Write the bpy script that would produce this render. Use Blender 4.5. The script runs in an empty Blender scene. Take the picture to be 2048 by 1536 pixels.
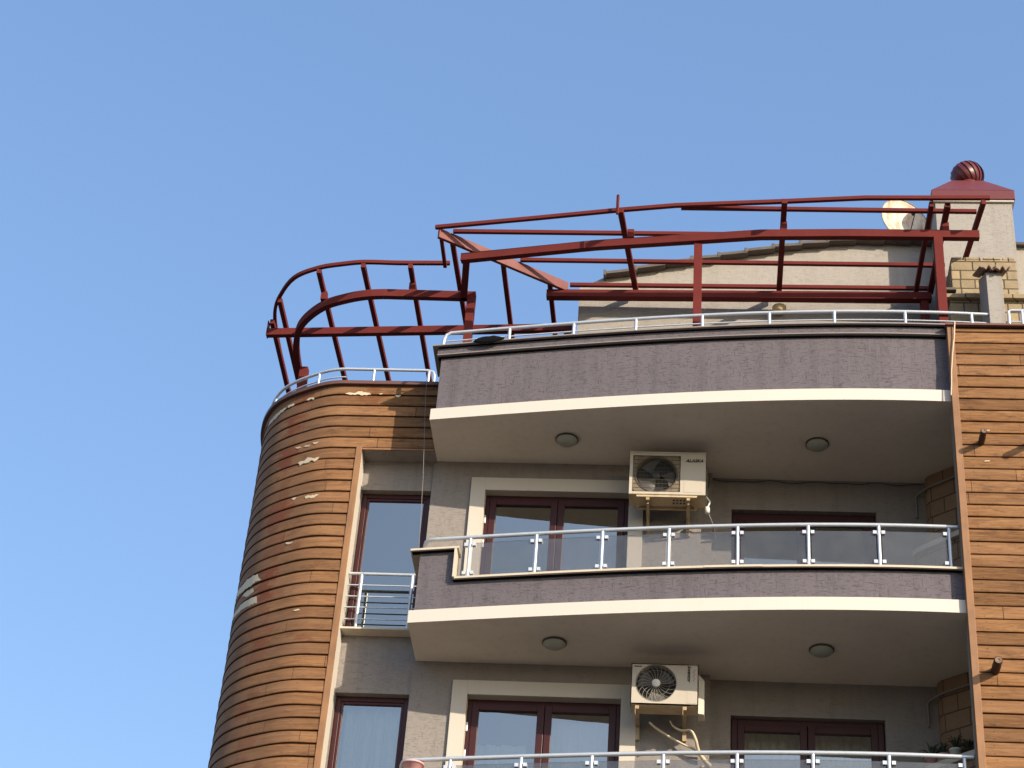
import bpy, bmesh, math, random
from mathutils import Vector, Matrix
random.seed(11)
sc = bpy.context.scene
COL = sc.collection
R = math.radians

# ------------------------------------------------------------------ materials
def nmat(name):
    m = bpy.data.materials.new(name); m.use_nodes = True
    nt = m.node_tree
    b = nt.nodes['Principled BSDF']
    return m, nt, b
def N(nt, t, **kw):
    n = nt.nodes.new(t)
    for k, v in kw.items():
        if k.startswith('i_'):
            key = k[2:]
            n.inputs[int(key) if key.isdigit() else key].default_value = v
        else: setattr(n, k, v)
    return n
def L(nt, a, b): nt.links.new(a, b)
def coords(nt, scale=(1, 1, 1), kind='Object', loc=(0, 0, 0)):
    tc = N(nt, 'ShaderNodeTexCoord'); mp = N(nt, 'ShaderNodeMapping')
    mp.inputs['Scale'].default_value = scale; mp.inputs['Location'].default_value = loc
    L(nt, tc.outputs[kind], mp.inputs['Vector']); return mp.outputs['Vector']
def noise(nt, vec, scale=5, detail=4, rough=.55, dist=0):
    n = N(nt, 'ShaderNodeTexNoise'); n.inputs['Scale'].default_value = scale
    n.inputs['Detail'].default_value = detail; n.inputs['Roughness'].default_value = rough
    n.inputs['Distortion'].default_value = dist
    L(nt, vec, n.inputs['Vector']); return n.outputs['Fac']
def ramp(nt, fac, stops):
    r = N(nt, 'ShaderNodeValToRGB'); e = r.color_ramp.elements
    while len(e) < len(stops): e.new(.5)
    for q, (p, c) in zip(e, stops):
        q.position = p; q.color = (c, c, c, 1) if isinstance(c, (int, float)) else (*c, 1)
    L(nt, fac, r.inputs['Fac']); return r.outputs['Color']
def mix(nt, fac, a, b, blend='MIX'):
    m = N(nt, 'ShaderNodeMix', data_type='RGBA', blend_type=blend)
    for s, v in ((m.inputs[0], fac), (m.inputs[6], a), (m.inputs[7], b)):
        if hasattr(v, 'links'): L(nt, v, s)
        elif isinstance(v, (int, float)): s.default_value = v if s.type == 'VALUE' else (v, v, v, 1)
        else: s.default_value = (*v, 1)
    return m.outputs[2]
def math_(nt, op, a, b=None, c=None):
    m = N(nt, 'ShaderNodeMath', operation=op)
    for i, v in enumerate((a, b, c)):
        if v is None: continue
        if hasattr(v, 'links'): L(nt, v, m.inputs[i])
        else: m.inputs[i].default_value = v
    return m.outputs[0]
def bump(nt, b, h, strength=.5, dist=.01):
    n = N(nt, 'ShaderNodeBump'); n.inputs['Strength'].default_value = strength; n.inputs['Distance'].default_value = dist
    L(nt, h, n.inputs['Height']); L(nt, n.outputs['Normal'], b.inputs['Normal']); return n

def plaster(name, col, dark, scr=.55, var=.10, amount=1.0, scratch_scale=1.0):
    """trowelled render: short horizontal and vertical scratches with a little dirt in them"""
    m, nt, b = nmat(name)
    k = scratch_scale
    vh = coords(nt, (6 * k, 6 * k, 34 * k)); vv = coords(nt, (36 * k, 36 * k, 5 * k), loc=(3, 7, 1))
    nh = noise(nt, vh, 1, 3, .6, .6); nv = noise(nt, vv, 1, 3, .6, .6)
    sh = ramp(nt, nh, [(.57, 0), (.63, 1)]); sv = ramp(nt, nv, [(.60, 0), (.66, 1)])
    s = mix(nt, 1.0, sh, sv, 'LIGHTEN')
    big = noise(nt, coords(nt), .9, 5, .6); fine = noise(nt, coords(nt), 60, 3, .7)
    c = mix(nt, ramp(nt, big, [(.3, 0), (.75, 1)]), tuple(x * (1 - var) for x in col), tuple(min(1, x * (1 + var)) for x in col))
    c = mix(nt, math_(nt, 'MULTIPLY', fine, .25), c, dark)
    # rain streaks running down from the top edges
    st = noise(nt, coords(nt, (7, 7, .35)), 1, 4, .6)
    c = mix(nt, math_(nt, 'MULTIPLY', ramp(nt, st, [(.48, 0), (.75, 1)]), .34), c, dark)
    c = mix(nt, math_(nt, 'MULTIPLY', s, scr * amount), c, dark)
    L(nt, c, b.inputs['Base Color']); b.inputs['Roughness'].default_value = .92
    h = mix(nt, .25, s, fine); inv = math_(nt, 'MULTIPLY', h, -1.0)
    bump(nt, b, inv, .7 * amount, .006)
    return m
def smooth_paint(name, col, dirt=(.3, .25, .2), amt=.2, rough=.8, sc_=1.5):
    m, nt, b = nmat(name)
    n1 = noise(nt, coords(nt), sc_, 6, .62); n2 = noise(nt, coords(nt, (9, 9, .8)), 1, 4, .6)
    c = mix(nt, math_(nt, 'MULTIPLY', ramp(nt, n1, [(.4, 0), (.8, 1)]), amt), col, dirt)
    c = mix(nt, math_(nt, 'MULTIPLY', ramp(nt, n2, [(.52, 0), (.8, 1)]), amt), c, dirt)
    L(nt, c, b.inputs['Base Color']); b.inputs['Roughness'].default_value = rough
    bump(nt, b, noise(nt, coords(nt), 45, 4, .6), .15, .004)
    return m
def metal_paint(name, col, dark, rough=.42, spec=.5, amt=.35):
    m, nt, b = nmat(name)
    n1 = noise(nt, coords(nt), 3, 6, .65); n2 = noise(nt, coords(nt), 30, 4, .7)
    c = mix(nt, math_(nt, 'MULTIPLY', ramp(nt, n1, [(.42, 0), (.75, 1)]), amt), col, dark)
    c = mix(nt, math_(nt, 'MULTIPLY', ramp(nt, n2, [(.62, 0), (.75, 1)]), amt), c, dark)
    L(nt, c, b.inputs['Base Color'])
    L(nt, ramp(nt, n1, [(0, rough * .8), (1, rough * 1.3)]), b.inputs['Roughness'])
    b.inputs['Specular IOR Level'].default_value = spec
    bump(nt, b, n2, .06, .002)
    return m
def wood(name, curved):
    """varnished boards; UV = (metres along the wall, metres up)"""
    m, nt, b = nmat(name)
    uv = N(nt, 'ShaderNodeUVMap'); uv.uv_map = 'UVMap'
    sp = N(nt, 'ShaderNodeSeparateXYZ'); L(nt, uv.outputs['UV'], sp.inputs[0])
    u, v = sp.outputs[0], sp.outputs[1]
    pid = math_(nt, 'FLOOR', math_(nt, 'DIVIDE', math_(nt, 'SUBTRACT', v, 16.157 - .0), .1725))
    wn = N(nt, 'ShaderNodeTexWhiteNoise', noise_dimensions='1D'); L(nt, pid, wn.inputs['W'])
    rnd = wn.outputs['Value']
    cb = N(nt, 'ShaderNodeCombineXYZ')
    L(nt, math_(nt, 'ADD', u, math_(nt, 'MULTIPLY', rnd, 37)), cb.inputs[0]); L(nt, v, cb.inputs[1]); L(nt, math_(nt, 'MULTIPLY', pid, 3.7), cb.inputs[2])
    def st(sx, sy):
        mp = N(nt, 'ShaderNodeMapping'); mp.inputs['Scale'].default_value = (sx, sy, 1)
        L(nt, cb.outputs[0], mp.inputs['Vector']); return mp.outputs['Vector']
    grain = noise(nt, st(2.2, 55), 1, 6, .65, .5)
    fine = noise(nt, st(9, 190), 1, 3, .6)
    blot = noise(nt, st(1.1, 5), 1, 5, .65)
    dirt = noise(nt, st(3.5, 12), 1, 5, .7)
    base = mix(nt, ramp(nt, grain, [(.3, 0), (.7, 1)]), (.145, .064, .024), (.320, .168, .072))
    base = mix(nt, math_(nt, 'MULTIPLY', rnd, .38), base, (.29, .165, .088))
    base = mix(nt, math_(nt, 'MULTIPLY', ramp(nt, fine, [(.50, 0), (.72, 1)]), .55), base, (.075, .028, .012))
    base = mix(nt, math_(nt, 'MULTIPLY', ramp(nt, dirt, [(.53, 0), (.70, 1)]), .70), base, (.055, .028, .017))
    wn2 = N(nt, 'ShaderNodeTexWhiteNoise', noise_dimensions='1D'); L(nt, math_(nt, 'MULTIPLY', pid, 1.731), wn2.inputs['W'])
    # each board is cut from other timber; now and then two lengths meet in a butt joint with a nail either side
    jl = math_(nt, 'ADD', math_(nt, 'DIVIDE', u, 2.35), math_(nt, 'MULTIPLY', wn2.outputs['Value'], 9.7))
    seg = N(nt, 'ShaderNodeTexWhiteNoise', noise_dimensions='1D'); L(nt, math_(nt, 'ADD', math_(nt, 'FLOOR', jl), math_(nt, 'MULTIPLY', pid, 13.3)), seg.inputs['W'])
    tone = math_(nt, 'ADD', .74, math_(nt, 'MULTIPLY', seg.outputs['Value'], .46))
    hsv = N(nt, 'ShaderNodeHueSaturation'); L(nt, tone, hsv.inputs['Value']); L(nt, base, hsv.inputs['Color']); base = hsv.outputs['Color']
    fj = math_(nt, 'MULTIPLY', math_(nt, 'MINIMUM', math_(nt, 'FRACT', jl), math_(nt, 'SUBTRACT', 1.0, math_(nt, 'FRACT', jl))), 2.35)
    base = mix(nt, math_(nt, 'MULTIPLY', math_(nt, 'LESS_THAN', fj, .005), .85), base, (.03, .014, .008))
    vf = math_(nt, 'FRACT', math_(nt, 'DIVIDE', math_(nt, 'SUBTRACT', v, 16.157), .1725))
    vn = math_(nt, 'MULTIPLY', math_(nt, 'SUBTRACT', math_(nt, 'ABSOLUTE', math_(nt, 'SUBTRACT', vf, .5)), .27), .1725)
    un = math_(nt, 'SUBTRACT', math_(nt, 'MULTIPLY', math_(nt, 'FRACT', math_(nt, 'DIVIDE', math_(nt, 'ADD', u, math_(nt, 'MULTIPLY', rnd, .03)), .585)), .585), .29)
    rr_ = math_(nt, 'SQRT', math_(nt, 'ADD', math_(nt, 'MULTIPLY', un, un), math_(nt, 'MULTIPLY', vn, vn)))
    base = mix(nt, math_(nt, 'MULTIPLY', math_(nt, 'LESS_THAN', rr_, .0075), .7), base, (.05, .025, .015))
    st2 = noise(nt, st(1.6, 34), 1, 6, .72, .8)
    base = mix(nt, math_(nt, 'MULTIPLY', ramp(nt, st2, [(.52, 0), (.66, 1)]), .62), base, (.088, .034, .014))
    st3 = noise(nt, st(.9, 17), 1, 6, .7, .6)
    base = mix(nt, math_(nt, 'MULTIPLY', ramp(nt, st3, [(.55, 0), (.68, 1)]), .45), base, (.40, .225, .115))
    if curved:
        grey = ramp(nt, math_(nt, 'DIVIDE', u, 4.0), [(.18, 0), (.48, .62), (.8, .85)])
        gm = math_(nt, 'MULTIPLY', grey, ramp(nt, blot, [(.32, .35), (.6, 1)]))
        base = mix(nt, gm, base, (.21, .118, .072))
        # rust-red old stain where the varnish has gone, in a drifting band
        cen = math_(nt, 'SUBTRACT', 1.0, math_(nt, 'MULTIPLY', math_(nt, 'ABSOLUTE', math_(nt, 'SUBTRACT', u, 2.08)), 2.1))
        n3 = noise(nt, st(2.6, 1.6), 1, 5, .7)
        edge = ramp(nt, math_(nt, 'ADD', math_(nt, 'ADD', math_(nt, 'MULTIPLY', cen, .34), n3), math_(nt, 'MULTIPLY', rnd, .17)), [(.83, 0), (.90, 1)])
        base = mix(nt, math_(nt, 'MULTIPLY', edge, .32), base, (.155, .042, .022))
        nz = noise(nt, st(3, 9), 1, 6, .75); nz2 = noise(nt, st(1.3, 26), 1, 4, .7)
        uu = math_(nt, 'ADD', u, math_(nt, 'MULTIPLY', math_(nt, 'SUBTRACT', math_(nt, 'ADD', nz, math_(nt, 'MULTIPLY', nz2, .6)), .8), .9))
        for cu, hu, v0, v1, k_ in ((2.16, .15, 13.962, 14.465, .95), (2.08, .13, 13.22, 13.40, .8), (2.13, .20, 15.12, 15.46, .75), (2.16, .14, 15.98, 16.33, .9), (2.12, .10, 16.50, 16.84, .85), (1.98, .13, 16.99, 17.19, .9), (2.25, .10, 12.3, 12.55, .6)):
            a_ = math_(nt, 'LESS_THAN', math_(nt, 'ABSOLUTE', math_(nt, 'SUBTRACT', uu, cu)), hu)
            b_ = math_(nt, 'LESS_THAN', math_(nt, 'ABSOLUTE', math_(nt, 'SUBTRACT', v, (v0 + v1) / 2)), (v1 - v0) / 2)
            base = mix(nt, math_(nt, 'MULTIPLY', math_(nt, 'MULTIPLY', a_, b_), k_ * .8), base, (.170, .052, .028))
        n4 = noise(nt, st(1.5, 2.2), 1, 5, .7)
        base = mix(nt, math_(nt, 'MULTIPLY', ramp(nt, n4, [(.60, 0), (.68, 1)]), .5), base, (.13, .038, .017))
    else:
        base = mix(nt, math_(nt, 'MULTIPLY', ramp(nt, blot, [(.48, 0), (.72, 1)]), .35), base, (.25, .13, .065))
    L(nt, base, b.inputs['Base Color']); b.inputs['Roughness'].default_value = .75
    b.inputs['Specular IOR Level'].default_value = .15
    bump(nt, b, mix(nt, .5, grain, fine), .35, .004)
    return m
def stone(name, c1, c2, mortar, bw, bh, axis_xz=True, msize=.012):
    m, nt, b = nmat(name)
    tc = N(nt, 'ShaderNodeTexCoord'); sp = N(nt, 'ShaderNodeSeparateXYZ'); L(nt, tc.outputs['Object'], sp.inputs[0])
    cb = N(nt, 'ShaderNodeCombineXYZ')
    L(nt, math_(nt, 'SUBTRACT', sp.outputs[0], math_(nt, 'MULTIPLY', sp.outputs[1], 1.0)), cb.inputs[0]); L(nt, sp.outputs[2], cb.inputs[1])
    br = N(nt, 'ShaderNodeTexBrick', offset=.45, squash=.62, squash_frequency=3)
    br.inputs['Scale'].default_value = 1; br.inputs['Mortar Size'].default_value = msize
    br.inputs['Brick Width'].default_value = bw; br.inputs['Row Height'].default_value = bh
    br.inputs['Color1'].default_value = (*c1, 1); br.inputs['Color2'].default_value = (*c2, 1); br.inputs['Mortar'].default_value = (*mortar, 1)
    L(nt, cb.outputs[0], br.inputs['Vector'])
    n1 = noise(nt, coords(nt), 9, 6, .7)
    c = mix(nt, ramp(nt, n1, [(.35, 0), (.7, .5)]), br.outputs['Color'], tuple(x * .5 for x in c1))
    L(nt, c, b.inputs['Base Color']); b.inputs['Roughness'].default_value = .9
    h = math_(nt, 'ADD', math_(nt, 'MULTIPLY', br.outputs['Fac'], -1.0), math_(nt, 'MULTIPLY', n1, .8))
    bump(nt, b, h, .9, .02)
    return m
def plain(name, col, rough=.6, metallic=0, spec=.5, var=.12):
    m, nt, b = nmat(name)
    n1 = noise(nt, coords(nt), 12, 4, .6)
    c = mix(nt, n1, tuple(x * (1 - var) for x in col), tuple(min(1, x * (1 + var)) for x in col))
    L(nt, c, b.inputs['Base Color']); b.inputs['Roughness'].default_value = rough
    b.inputs['Metallic'].default_value = metallic; b.inputs['Specular IOR Level'].default_value = spec
    return m
def window_glass(name, tint, refl, wav=.02, haze=.0):
    m = bpy.data.materials.new(name); m.use_nodes = True; nt = m.node_tree; nt.nodes.clear()
    out = N(nt, 'ShaderNodeOutputMaterial'); tr = N(nt, 'ShaderNodeBsdfTransparent'); gl = N(nt, 'ShaderNodeBsdfGlossy')
    tr.inputs['Color'].default_value = (*tint, 1); gl.inputs['Roughness'].default_value = .015; gl.inputs['Color'].default_value = (.80, .82, .76, 1)
    fr = N(nt, 'ShaderNodeLayerWeight'); fr.inputs['Blend'].default_value = .35
    mr = N(nt, 'ShaderNodeMapRange'); mr.inputs[3].default_value = refl; mr.inputs[4].default_value = 1.0
    L(nt, fr.outputs['Fresnel'], mr.inputs[0])
    mx = N(nt, 'ShaderNodeMixShader'); L(nt, mr.outputs[0], mx.inputs[0]); L(nt, tr.outputs[0], mx.inputs[1]); L(nt, gl.outputs[0], mx.inputs[2])
    bp = N(nt, 'ShaderNodeBump'); bp.inputs['Strength'].default_value = wav; bp.inputs['Distance'].default_value = .05
    L(nt, noise(nt, coords(nt), 1.3, 2, .5), bp.inputs['Height']); L(nt, bp.outputs[0], gl.inputs['Normal'])
    last = mx.outputs[0]
    if haze:
        df = N(nt, 'ShaderNodeBsdfDiffuse'); df.inputs['Color'].default_value = (.55, .53, .5, 1)
        m2 = N(nt, 'ShaderNodeMixShader'); n1 = noise(nt, coords(nt), 4, 5, .6)
        L(nt, math_(nt, 'MULTIPLY', n1, haze * 2), m2.inputs[0]); L(nt, last, m2.inputs[1]); L(nt, df.outputs[0], m2.inputs[2]); last = m2.outputs[0]
    L(nt, last, out.inputs[0]); return m

M = {}
M['fascia'] = plaster('mauve_textured_render', (.147, .129, .145), (.050, .044, .052), .55, .05, .9, 2.1)
M['wall'] = plaster('greige_textured_render', (.285, .256, .236), (.145, .130, .12), .36, .05, .9, 2.0)
M['pent'] = plaster('pale_penthouse_render', (.375, .345, .305), (.24, .215, .19), .30, .04, .8, 2.2)
M['white_band'] = smooth_paint('white_painted_band', (.64, .585, .52), (.52, .45, .38), .12)
M['soffit'] = smooth_paint('soffit_paint', (.84, .765, .655), (.56, .47, .38), .34, .9, .9)
M['cream'] = smooth_paint('cream_painted_surround', (.56, .515, .45), (.42, .37, .30), .15)
M['sill'] = smooth_paint('cream_stone_sill', (.60, .53, .42), (.35, .30, .23), .28)
M['wood_c'] = wood('weathered_varnished_boards', True)
M['wood_s'] = wood('varnished_boards', False)
M['wood_trim'] = smooth_paint('varnished_trim', (.29, .145, .062), (.10, .045, .02), .55, .6, 3)
M['peel'] = smooth_paint('bare_filler_under_varnish', (.60, .51, .37), (.28, .22, .14), .3)
M['steel'] = metal_paint('red_oxide_steel', (.140, .025, .022), (.065, .018, .015), .8, .15)
M['steel_hip'] = metal_paint('sunlit_red_steel', (.18, .044, .034), (.10, .024, .02), .55, .4)  # lighter copy of the red steel, sunlight put into the hip colour
M['cap_red'] = metal_paint('red_sheet_metal', (.14, .030, .033), (.09, .02, .024), .45, .4, .25)
M['cowl'] = metal_paint('glossy_red_cowl', (.11, .016, .018), (.05, .008, .01), .36, .45, .25)
M['frame'] = metal_paint('maroon_window_frame', (.048, .010, .011), (.022, .007, .007), .4, .35, .3)
M['alu'] = plain('brushed_aluminium', (.60, .64, .68), .38, .45)
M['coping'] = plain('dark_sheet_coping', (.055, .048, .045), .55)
M['copc'] = plain('grey_sheet_coping', (.26, .23, .215), .5)
M['brownline'] = plain('brown_sheet_coping', (.13, .06, .045), .5)
M['glass'] = window_glass('window_glass', (.66, .72, .72), .40)
M['glassd'] = window_glass('coated_window_glass', (.32, .37, .38), .40)
M['bglass'] = window_glass('smoked_balustrade_glass', (.78, .77, .76), .03, 0, .055)
M['ac'] = smooth_paint('off_white_enamel', (.50, .45, .375), (.32, .27, .19), .25, .5)
M['acdirty'] = smooth_paint('stained_enamel', (.30, .23, .145), (.07, .05, .035), .6, .6, 6)
M['acdark'] = plain('dark_cavity', (.014, .012, .011), .7)
M['blade'] = plain('grey_fan_blade', (.075, .07, .065), .5)
M['grillewire'] = plain('grey_grille_wire', (.26, .24, .20), .5)
M['grilledark'] = plain('dark_wire', (.085, .075, .06), .6)
M['tray'] = smooth_paint('bounce_lit_underside', (.56, .45, .28), (.26, .18, .09), .5, .6, 6)  # warm light bounced up from the balcony is painted into this colour
M['rust'] = smooth_paint('rusty_bracket', (.46, .35, .22), (.2, .12, .06), .7, .7, 8)
M['black'] = plain('black_print_and_shade', (.008, .008, .009), .95, 0, .05)
M['pink'] = plain('faded_red_print', (.36, .22, .19), .7)
M['lampglass'] = smooth_paint('frosted_lamp_dome', (.40, .42, .37), (.3, .3, .26), .15, .35)
M['lamprim'] = plain('dark_lamp_rim', (.045, .042, .038), .5)
M['yellowlamp'] = plain('yellowed_wall_lamp', (.72, .55, .30), .5)
M['roofdeck'] = plain('dark_roof_membrane', (.10, .095, .09), .9)
M['room'] = plain('dim_room', (.22, .20, .18), .9)
M['curtain'] = plain('sheer_curtain', (.82, .80, .72), .9)
M['terrace'] = plain('terrace_tiles', (.40, .34, .27), .8)
M['tile'] = smooth_paint('weathered_roof_tile', (.13, .11, .095), (.06, .05, .042), .6, .9, 5)
M['terracotta'] = smooth_paint('terracotta_tile', (.30, .20, .15), (.14, .10, .08), .6, .9, 7)
M['stone'] = stone('yellow_stone_blocks', (.42, .33, .20), (.30, .235, .145), (.05, .04, .028), .31, .155, msize=.010)
M['brick'] = stone('ochre_stone_bricks', (.33, .215, .13), (.25, .155, .09), (.06, .04, .025), .50, .235, msize=.009)
M['chim'] = plaster('pale_chimney_render', (.355, .33, .30), (.22, .20, .18), .28, .04, .8, 2.0)
M['pinkpot'] = plain('pink_pot', (.62, .33, .33), .6)
M['whitepot'] = plain('white_pot', (.72, .72, .68), .6)
M['leaf'] = plain('dark_leaf', (.035, .055, .025), .6, var=.4)
M['pole'] = smooth_paint('dark_brown_pole', (.05, .024, .016), (.022, .012, .01), .5, .7, 4)
M['poleend'] = plain('cut_pole_end', (.20, .12, .07), .8, var=.3)
M['cable'] = plain('beige_cable', (.62, .50, .36), .7)
M['darkcable'] = plain('dark_cable', (.05, .045, .04), .7)
M['hose'] = smooth_paint('wrapped_hose', (.66, .56, .40), (.3, .25, .18), .3, .7, 8)
M['pipe'] = plain('grey_pipe', (.22, .20, .19), .5)
M['dish'] = smooth_paint('rust_stained_dish', (.66, .60, .48), (.36, .16, .06), .95, .5, 9)
M['asphalt'] = plain('asphalt', (.06, .058, .055), .95, var=.2)
M['pave'] = plain('paving', (.13, .115, .10), .9, var=.2)
M['backwall'] = plain('rear_wall_render', (.42, .36, .28), .9)

# ------------------------------------------------------------------ mesh helper
class MB:
    def __init__(s): s.v = []; s.f = []; s.mi = []; s.uv = {}; s.sm = set()
    def face(s, pts, mi=0, uv=None, smooth=False):
        i = len(s.v); s.v += [tuple(p) for p in pts]; s.f.append(tuple(range(i, i + len(pts)))); s.mi.append(mi)
        if uv: s.uv[len(s.f) - 1] = uv
        if smooth: s.sm.add(len(s.f) - 1)
    def grid(s, rows, mi=0, closed=False, smooth=False, uvs=None):
        i = len(s.v); n = len(rows[0])
        for r in rows: s.v += [tuple(p) for p in r]
        for a in range(len(rows) - 1):
            for b in range(n if closed else n - 1):
                c = (b + 1) % n
                s.f.append((i + a * n + b, i + a * n + c, i + (a + 1) * n + c, i + (a + 1) * n + b)); s.mi.append(mi)
                if uvs: s.uv[len(s.f) - 1] = [uvs[a][b], uvs[a][c], uvs[a + 1][c], uvs[a + 1][b]]
                if smooth: s.sm.add(len(s.f) - 1)
    def box(s, x0, x1, y0, y1, z0, z1, mi=0):
        s.hexa([(x0, y0, z0), (x1, y0, z0), (x1, y1, z0), (x0, y1, z0), (x0, y0, z1), (x1, y0, z1), (x1, y1, z1), (x0, y1, z1)], mi)
    def hexa(s, p, mi=0):
        i = len(s.v); s.v += [tuple(q) for q in p]
        for f in ((3, 2, 1, 0), (4, 5, 6, 7), (0, 1, 5, 4), (1, 2, 6, 5), (2, 3, 7, 6), (3, 0, 4, 7)):
            s.f.append(tuple(i + k for k in f)); s.mi.append(mi)
    def prism(s, poly, z0, z1, mi=0):
        i = len(s.v); n = len(poly)
        s.v += [(x, y, z0) for x, y in poly] + [(x, y, z1) for x, y in poly]
        s.f.append(tuple(i + n - 1 - k for k in range(n))); s.mi.append(mi)
        s.f.append(tuple(i + n + k for k in range(n))); s.mi.append(mi)
        for k in range(n):
            c = (k + 1) % n; s.f.append((i + k, i + c, i + n + c, i + n + k)); s.mi.append(mi)
    def beam(s, p, q, w, h, mi=0):
        """square bar whose BOTTOM centre line runs p to q (mostly horizontal)"""
        p, q = Vector(p), Vector(q); d = (q - p).normalized(); side = d.cross(Vector((0, 0, 1))).normalized() * (w / 2)
        up = side.cross(d).normalized() * h
        if up.z < 0: up = -up
        s.hexa([p - side, p + side, q + side, q - side, p - side + up, p + side + up, q + side + up, q - side + up], mi)
    def post(s, x, y, z0, z1, w, d=None, mi=0):
        d = d or w; s.box(x - w / 2, x + w / 2, y - d / 2, y + d / 2, z0, z1, mi)
    def tube(s, path, r, n=8, mi=0, caps=True):
        P = [Vector(p) for p in path]; rows = []; prev = None
        for i, p in enumerate(P):
            d = (P[min(i + 1, len(P) - 1)] - P[max(i - 1, 0)]).normalized()
            a = prev if prev is not None else (Vector((0, 0, 1)) if abs(d.z) < .9 else Vector((1, 0, 0)))
            a = (a - d * a.dot(d)).normalized(); prev = a; b = d.cross(a)
            rr = r[i] if isinstance(r, (list, tuple)) else r
            rows.append([p + (a * math.cos(t) + b * math.sin(t)) * rr for t in [2 * math.pi * k / n for k in range(n)]])
        s.grid(rows, mi, True, True)
        if caps: s.face(list(reversed(rows[0])), mi); s.face(rows[-1], mi)
    def ribbon(s, path, w, z0, z1, mi=0):
        """bar of rectangular section swept along a plan path with mitred corners"""
        P = [Vector((x, y)) for x, y in path]; Lf, Rt = [], []
        for i, p in enumerate(P):
            d1 = (P[i] - P[i - 1]).normalized() if i else None; d2 = (P[i + 1] - P[i]).normalized() if i < len(P) - 1 else None
            d1 = d1 or d2; d2 = d2 or d1; n1 = Vector((-d1.y, d1.x)); n2 = Vector((-d2.y, d2.x)); nn = (n1 + n2).normalized()
            k = (w / 2) / max(.3, nn.dot(n1)); Lf.append(p + nn * k); Rt.append(p - nn * k)
        rows = [[(l.x, l.y, z0), (r.x, r.y, z0), (r.x, r.y, z1), (l.x, l.y, z1)] for l, r in zip(Lf, Rt)]
        s.grid(rows, mi, True); s.face(rows[0][::-1], mi); s.face(rows[-1], mi)
    def lathe(s, c, prof, n=20, mi=0, axis='z'):
        rows = []
        for r, h in prof:
            row = []
            for k in range(n):
                t = 2 * math.pi * k / n; a, b = r * math.cos(t), r * math.sin(t)
                row.append((c[0] + a, c[1] + b, c[2] + h) if axis == 'z' else (c[0] + a, c[1] + h, c[2] + b))
            rows.append(row)
        s.grid(rows, mi, True, True)
    def build(s, name, mats, parent=None, bevel=0, fixn=True):
        me = bpy.data.meshes.new(name); me.from_pydata(s.v, [], s.f)
        for m in (mats if isinstance(mats, list) else [mats]): me.materials.append(m)
        for p, k in zip(me.polygons, s.mi): p.material_index = k
        for k in s.sm: me.polygons[k].use_smooth = True
        if s.uv:
            ul = me.uv_layers.new(name='UVMap')
            for fi, uv in s.uv.items():
                for li, q in zip(me.polygons[fi].loop_indices, uv): ul.data[li].uv = q
        if fixn:
            bm = bmesh.new(); bm.from_mesh(me); bmesh.ops.recalc_face_normals(bm, faces=bm.faces); bm.to_mesh(me); bm.free()
        o = bpy.data.objects.new(name, me); COL.objects.link(o)
        if parent: o.parent = parent
        if bevel:
            b = o.modifiers.new('bevel', 'BEVEL'); b.width = bevel; b.segments = 2; b.limit_method = 'ANGLE'
        return o
def tag(o, label, cat, group=None):
    o['label'] = label; o['category'] = cat
    if group: o['group'] = group
    return o
def thing(name, label, cat, loc=(0, 0, 0), group=None):
    o = bpy.data.objects.new(name, None); COL.objects.link(o); o.location = loc; o.empty_display_size = .2
    return tag(o, label, cat, group)
def structure(o): o['kind'] = 'structure'; return o
def keep(o, par):  # parent a mesh built in world coordinates to an Empty that stands elsewhere
    o.parent = par; o.matrix_parent_inverse = Matrix.Translation(par.location).inverted(); return o
def copy_tree(o, off):
    def rec(a, p):
        c = a.copy(); COL.objects.link(c)
        if p: c.parent = p
        for ch in [x for x in COL.objects if x.parent == a]: rec(ch, c)
        return c
    r = rec(o, None); r.location = Vector(o.location) + Vector(off); return r
def text_obj(s, size, mat, loc, rot, name, parent, italic=0):
    cu = bpy.data.curves.new(name, 'FONT'); cu.body = s; cu.size = size; cu.extrude = .001; cu.shear = italic; cu.offset = .0015
    cu.align_x = 'CENTER'; cu.align_y = 'CENTER'
    t = bpy.data.objects.new(name, cu); COL.objects.link(t)
    dg = bpy.context.evaluated_depsgraph_get(); me = bpy.data.meshes.new_from_object(t.evaluated_get(dg)); bpy.data.objects.remove(t)
    me.materials.clear(); me.materials.append(mat)
    me.transform(Matrix.Translation(loc) @ rot)
    o = bpy.data.objects.new(name, me); COL.objects.link(o); o.parent = parent; return o

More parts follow.
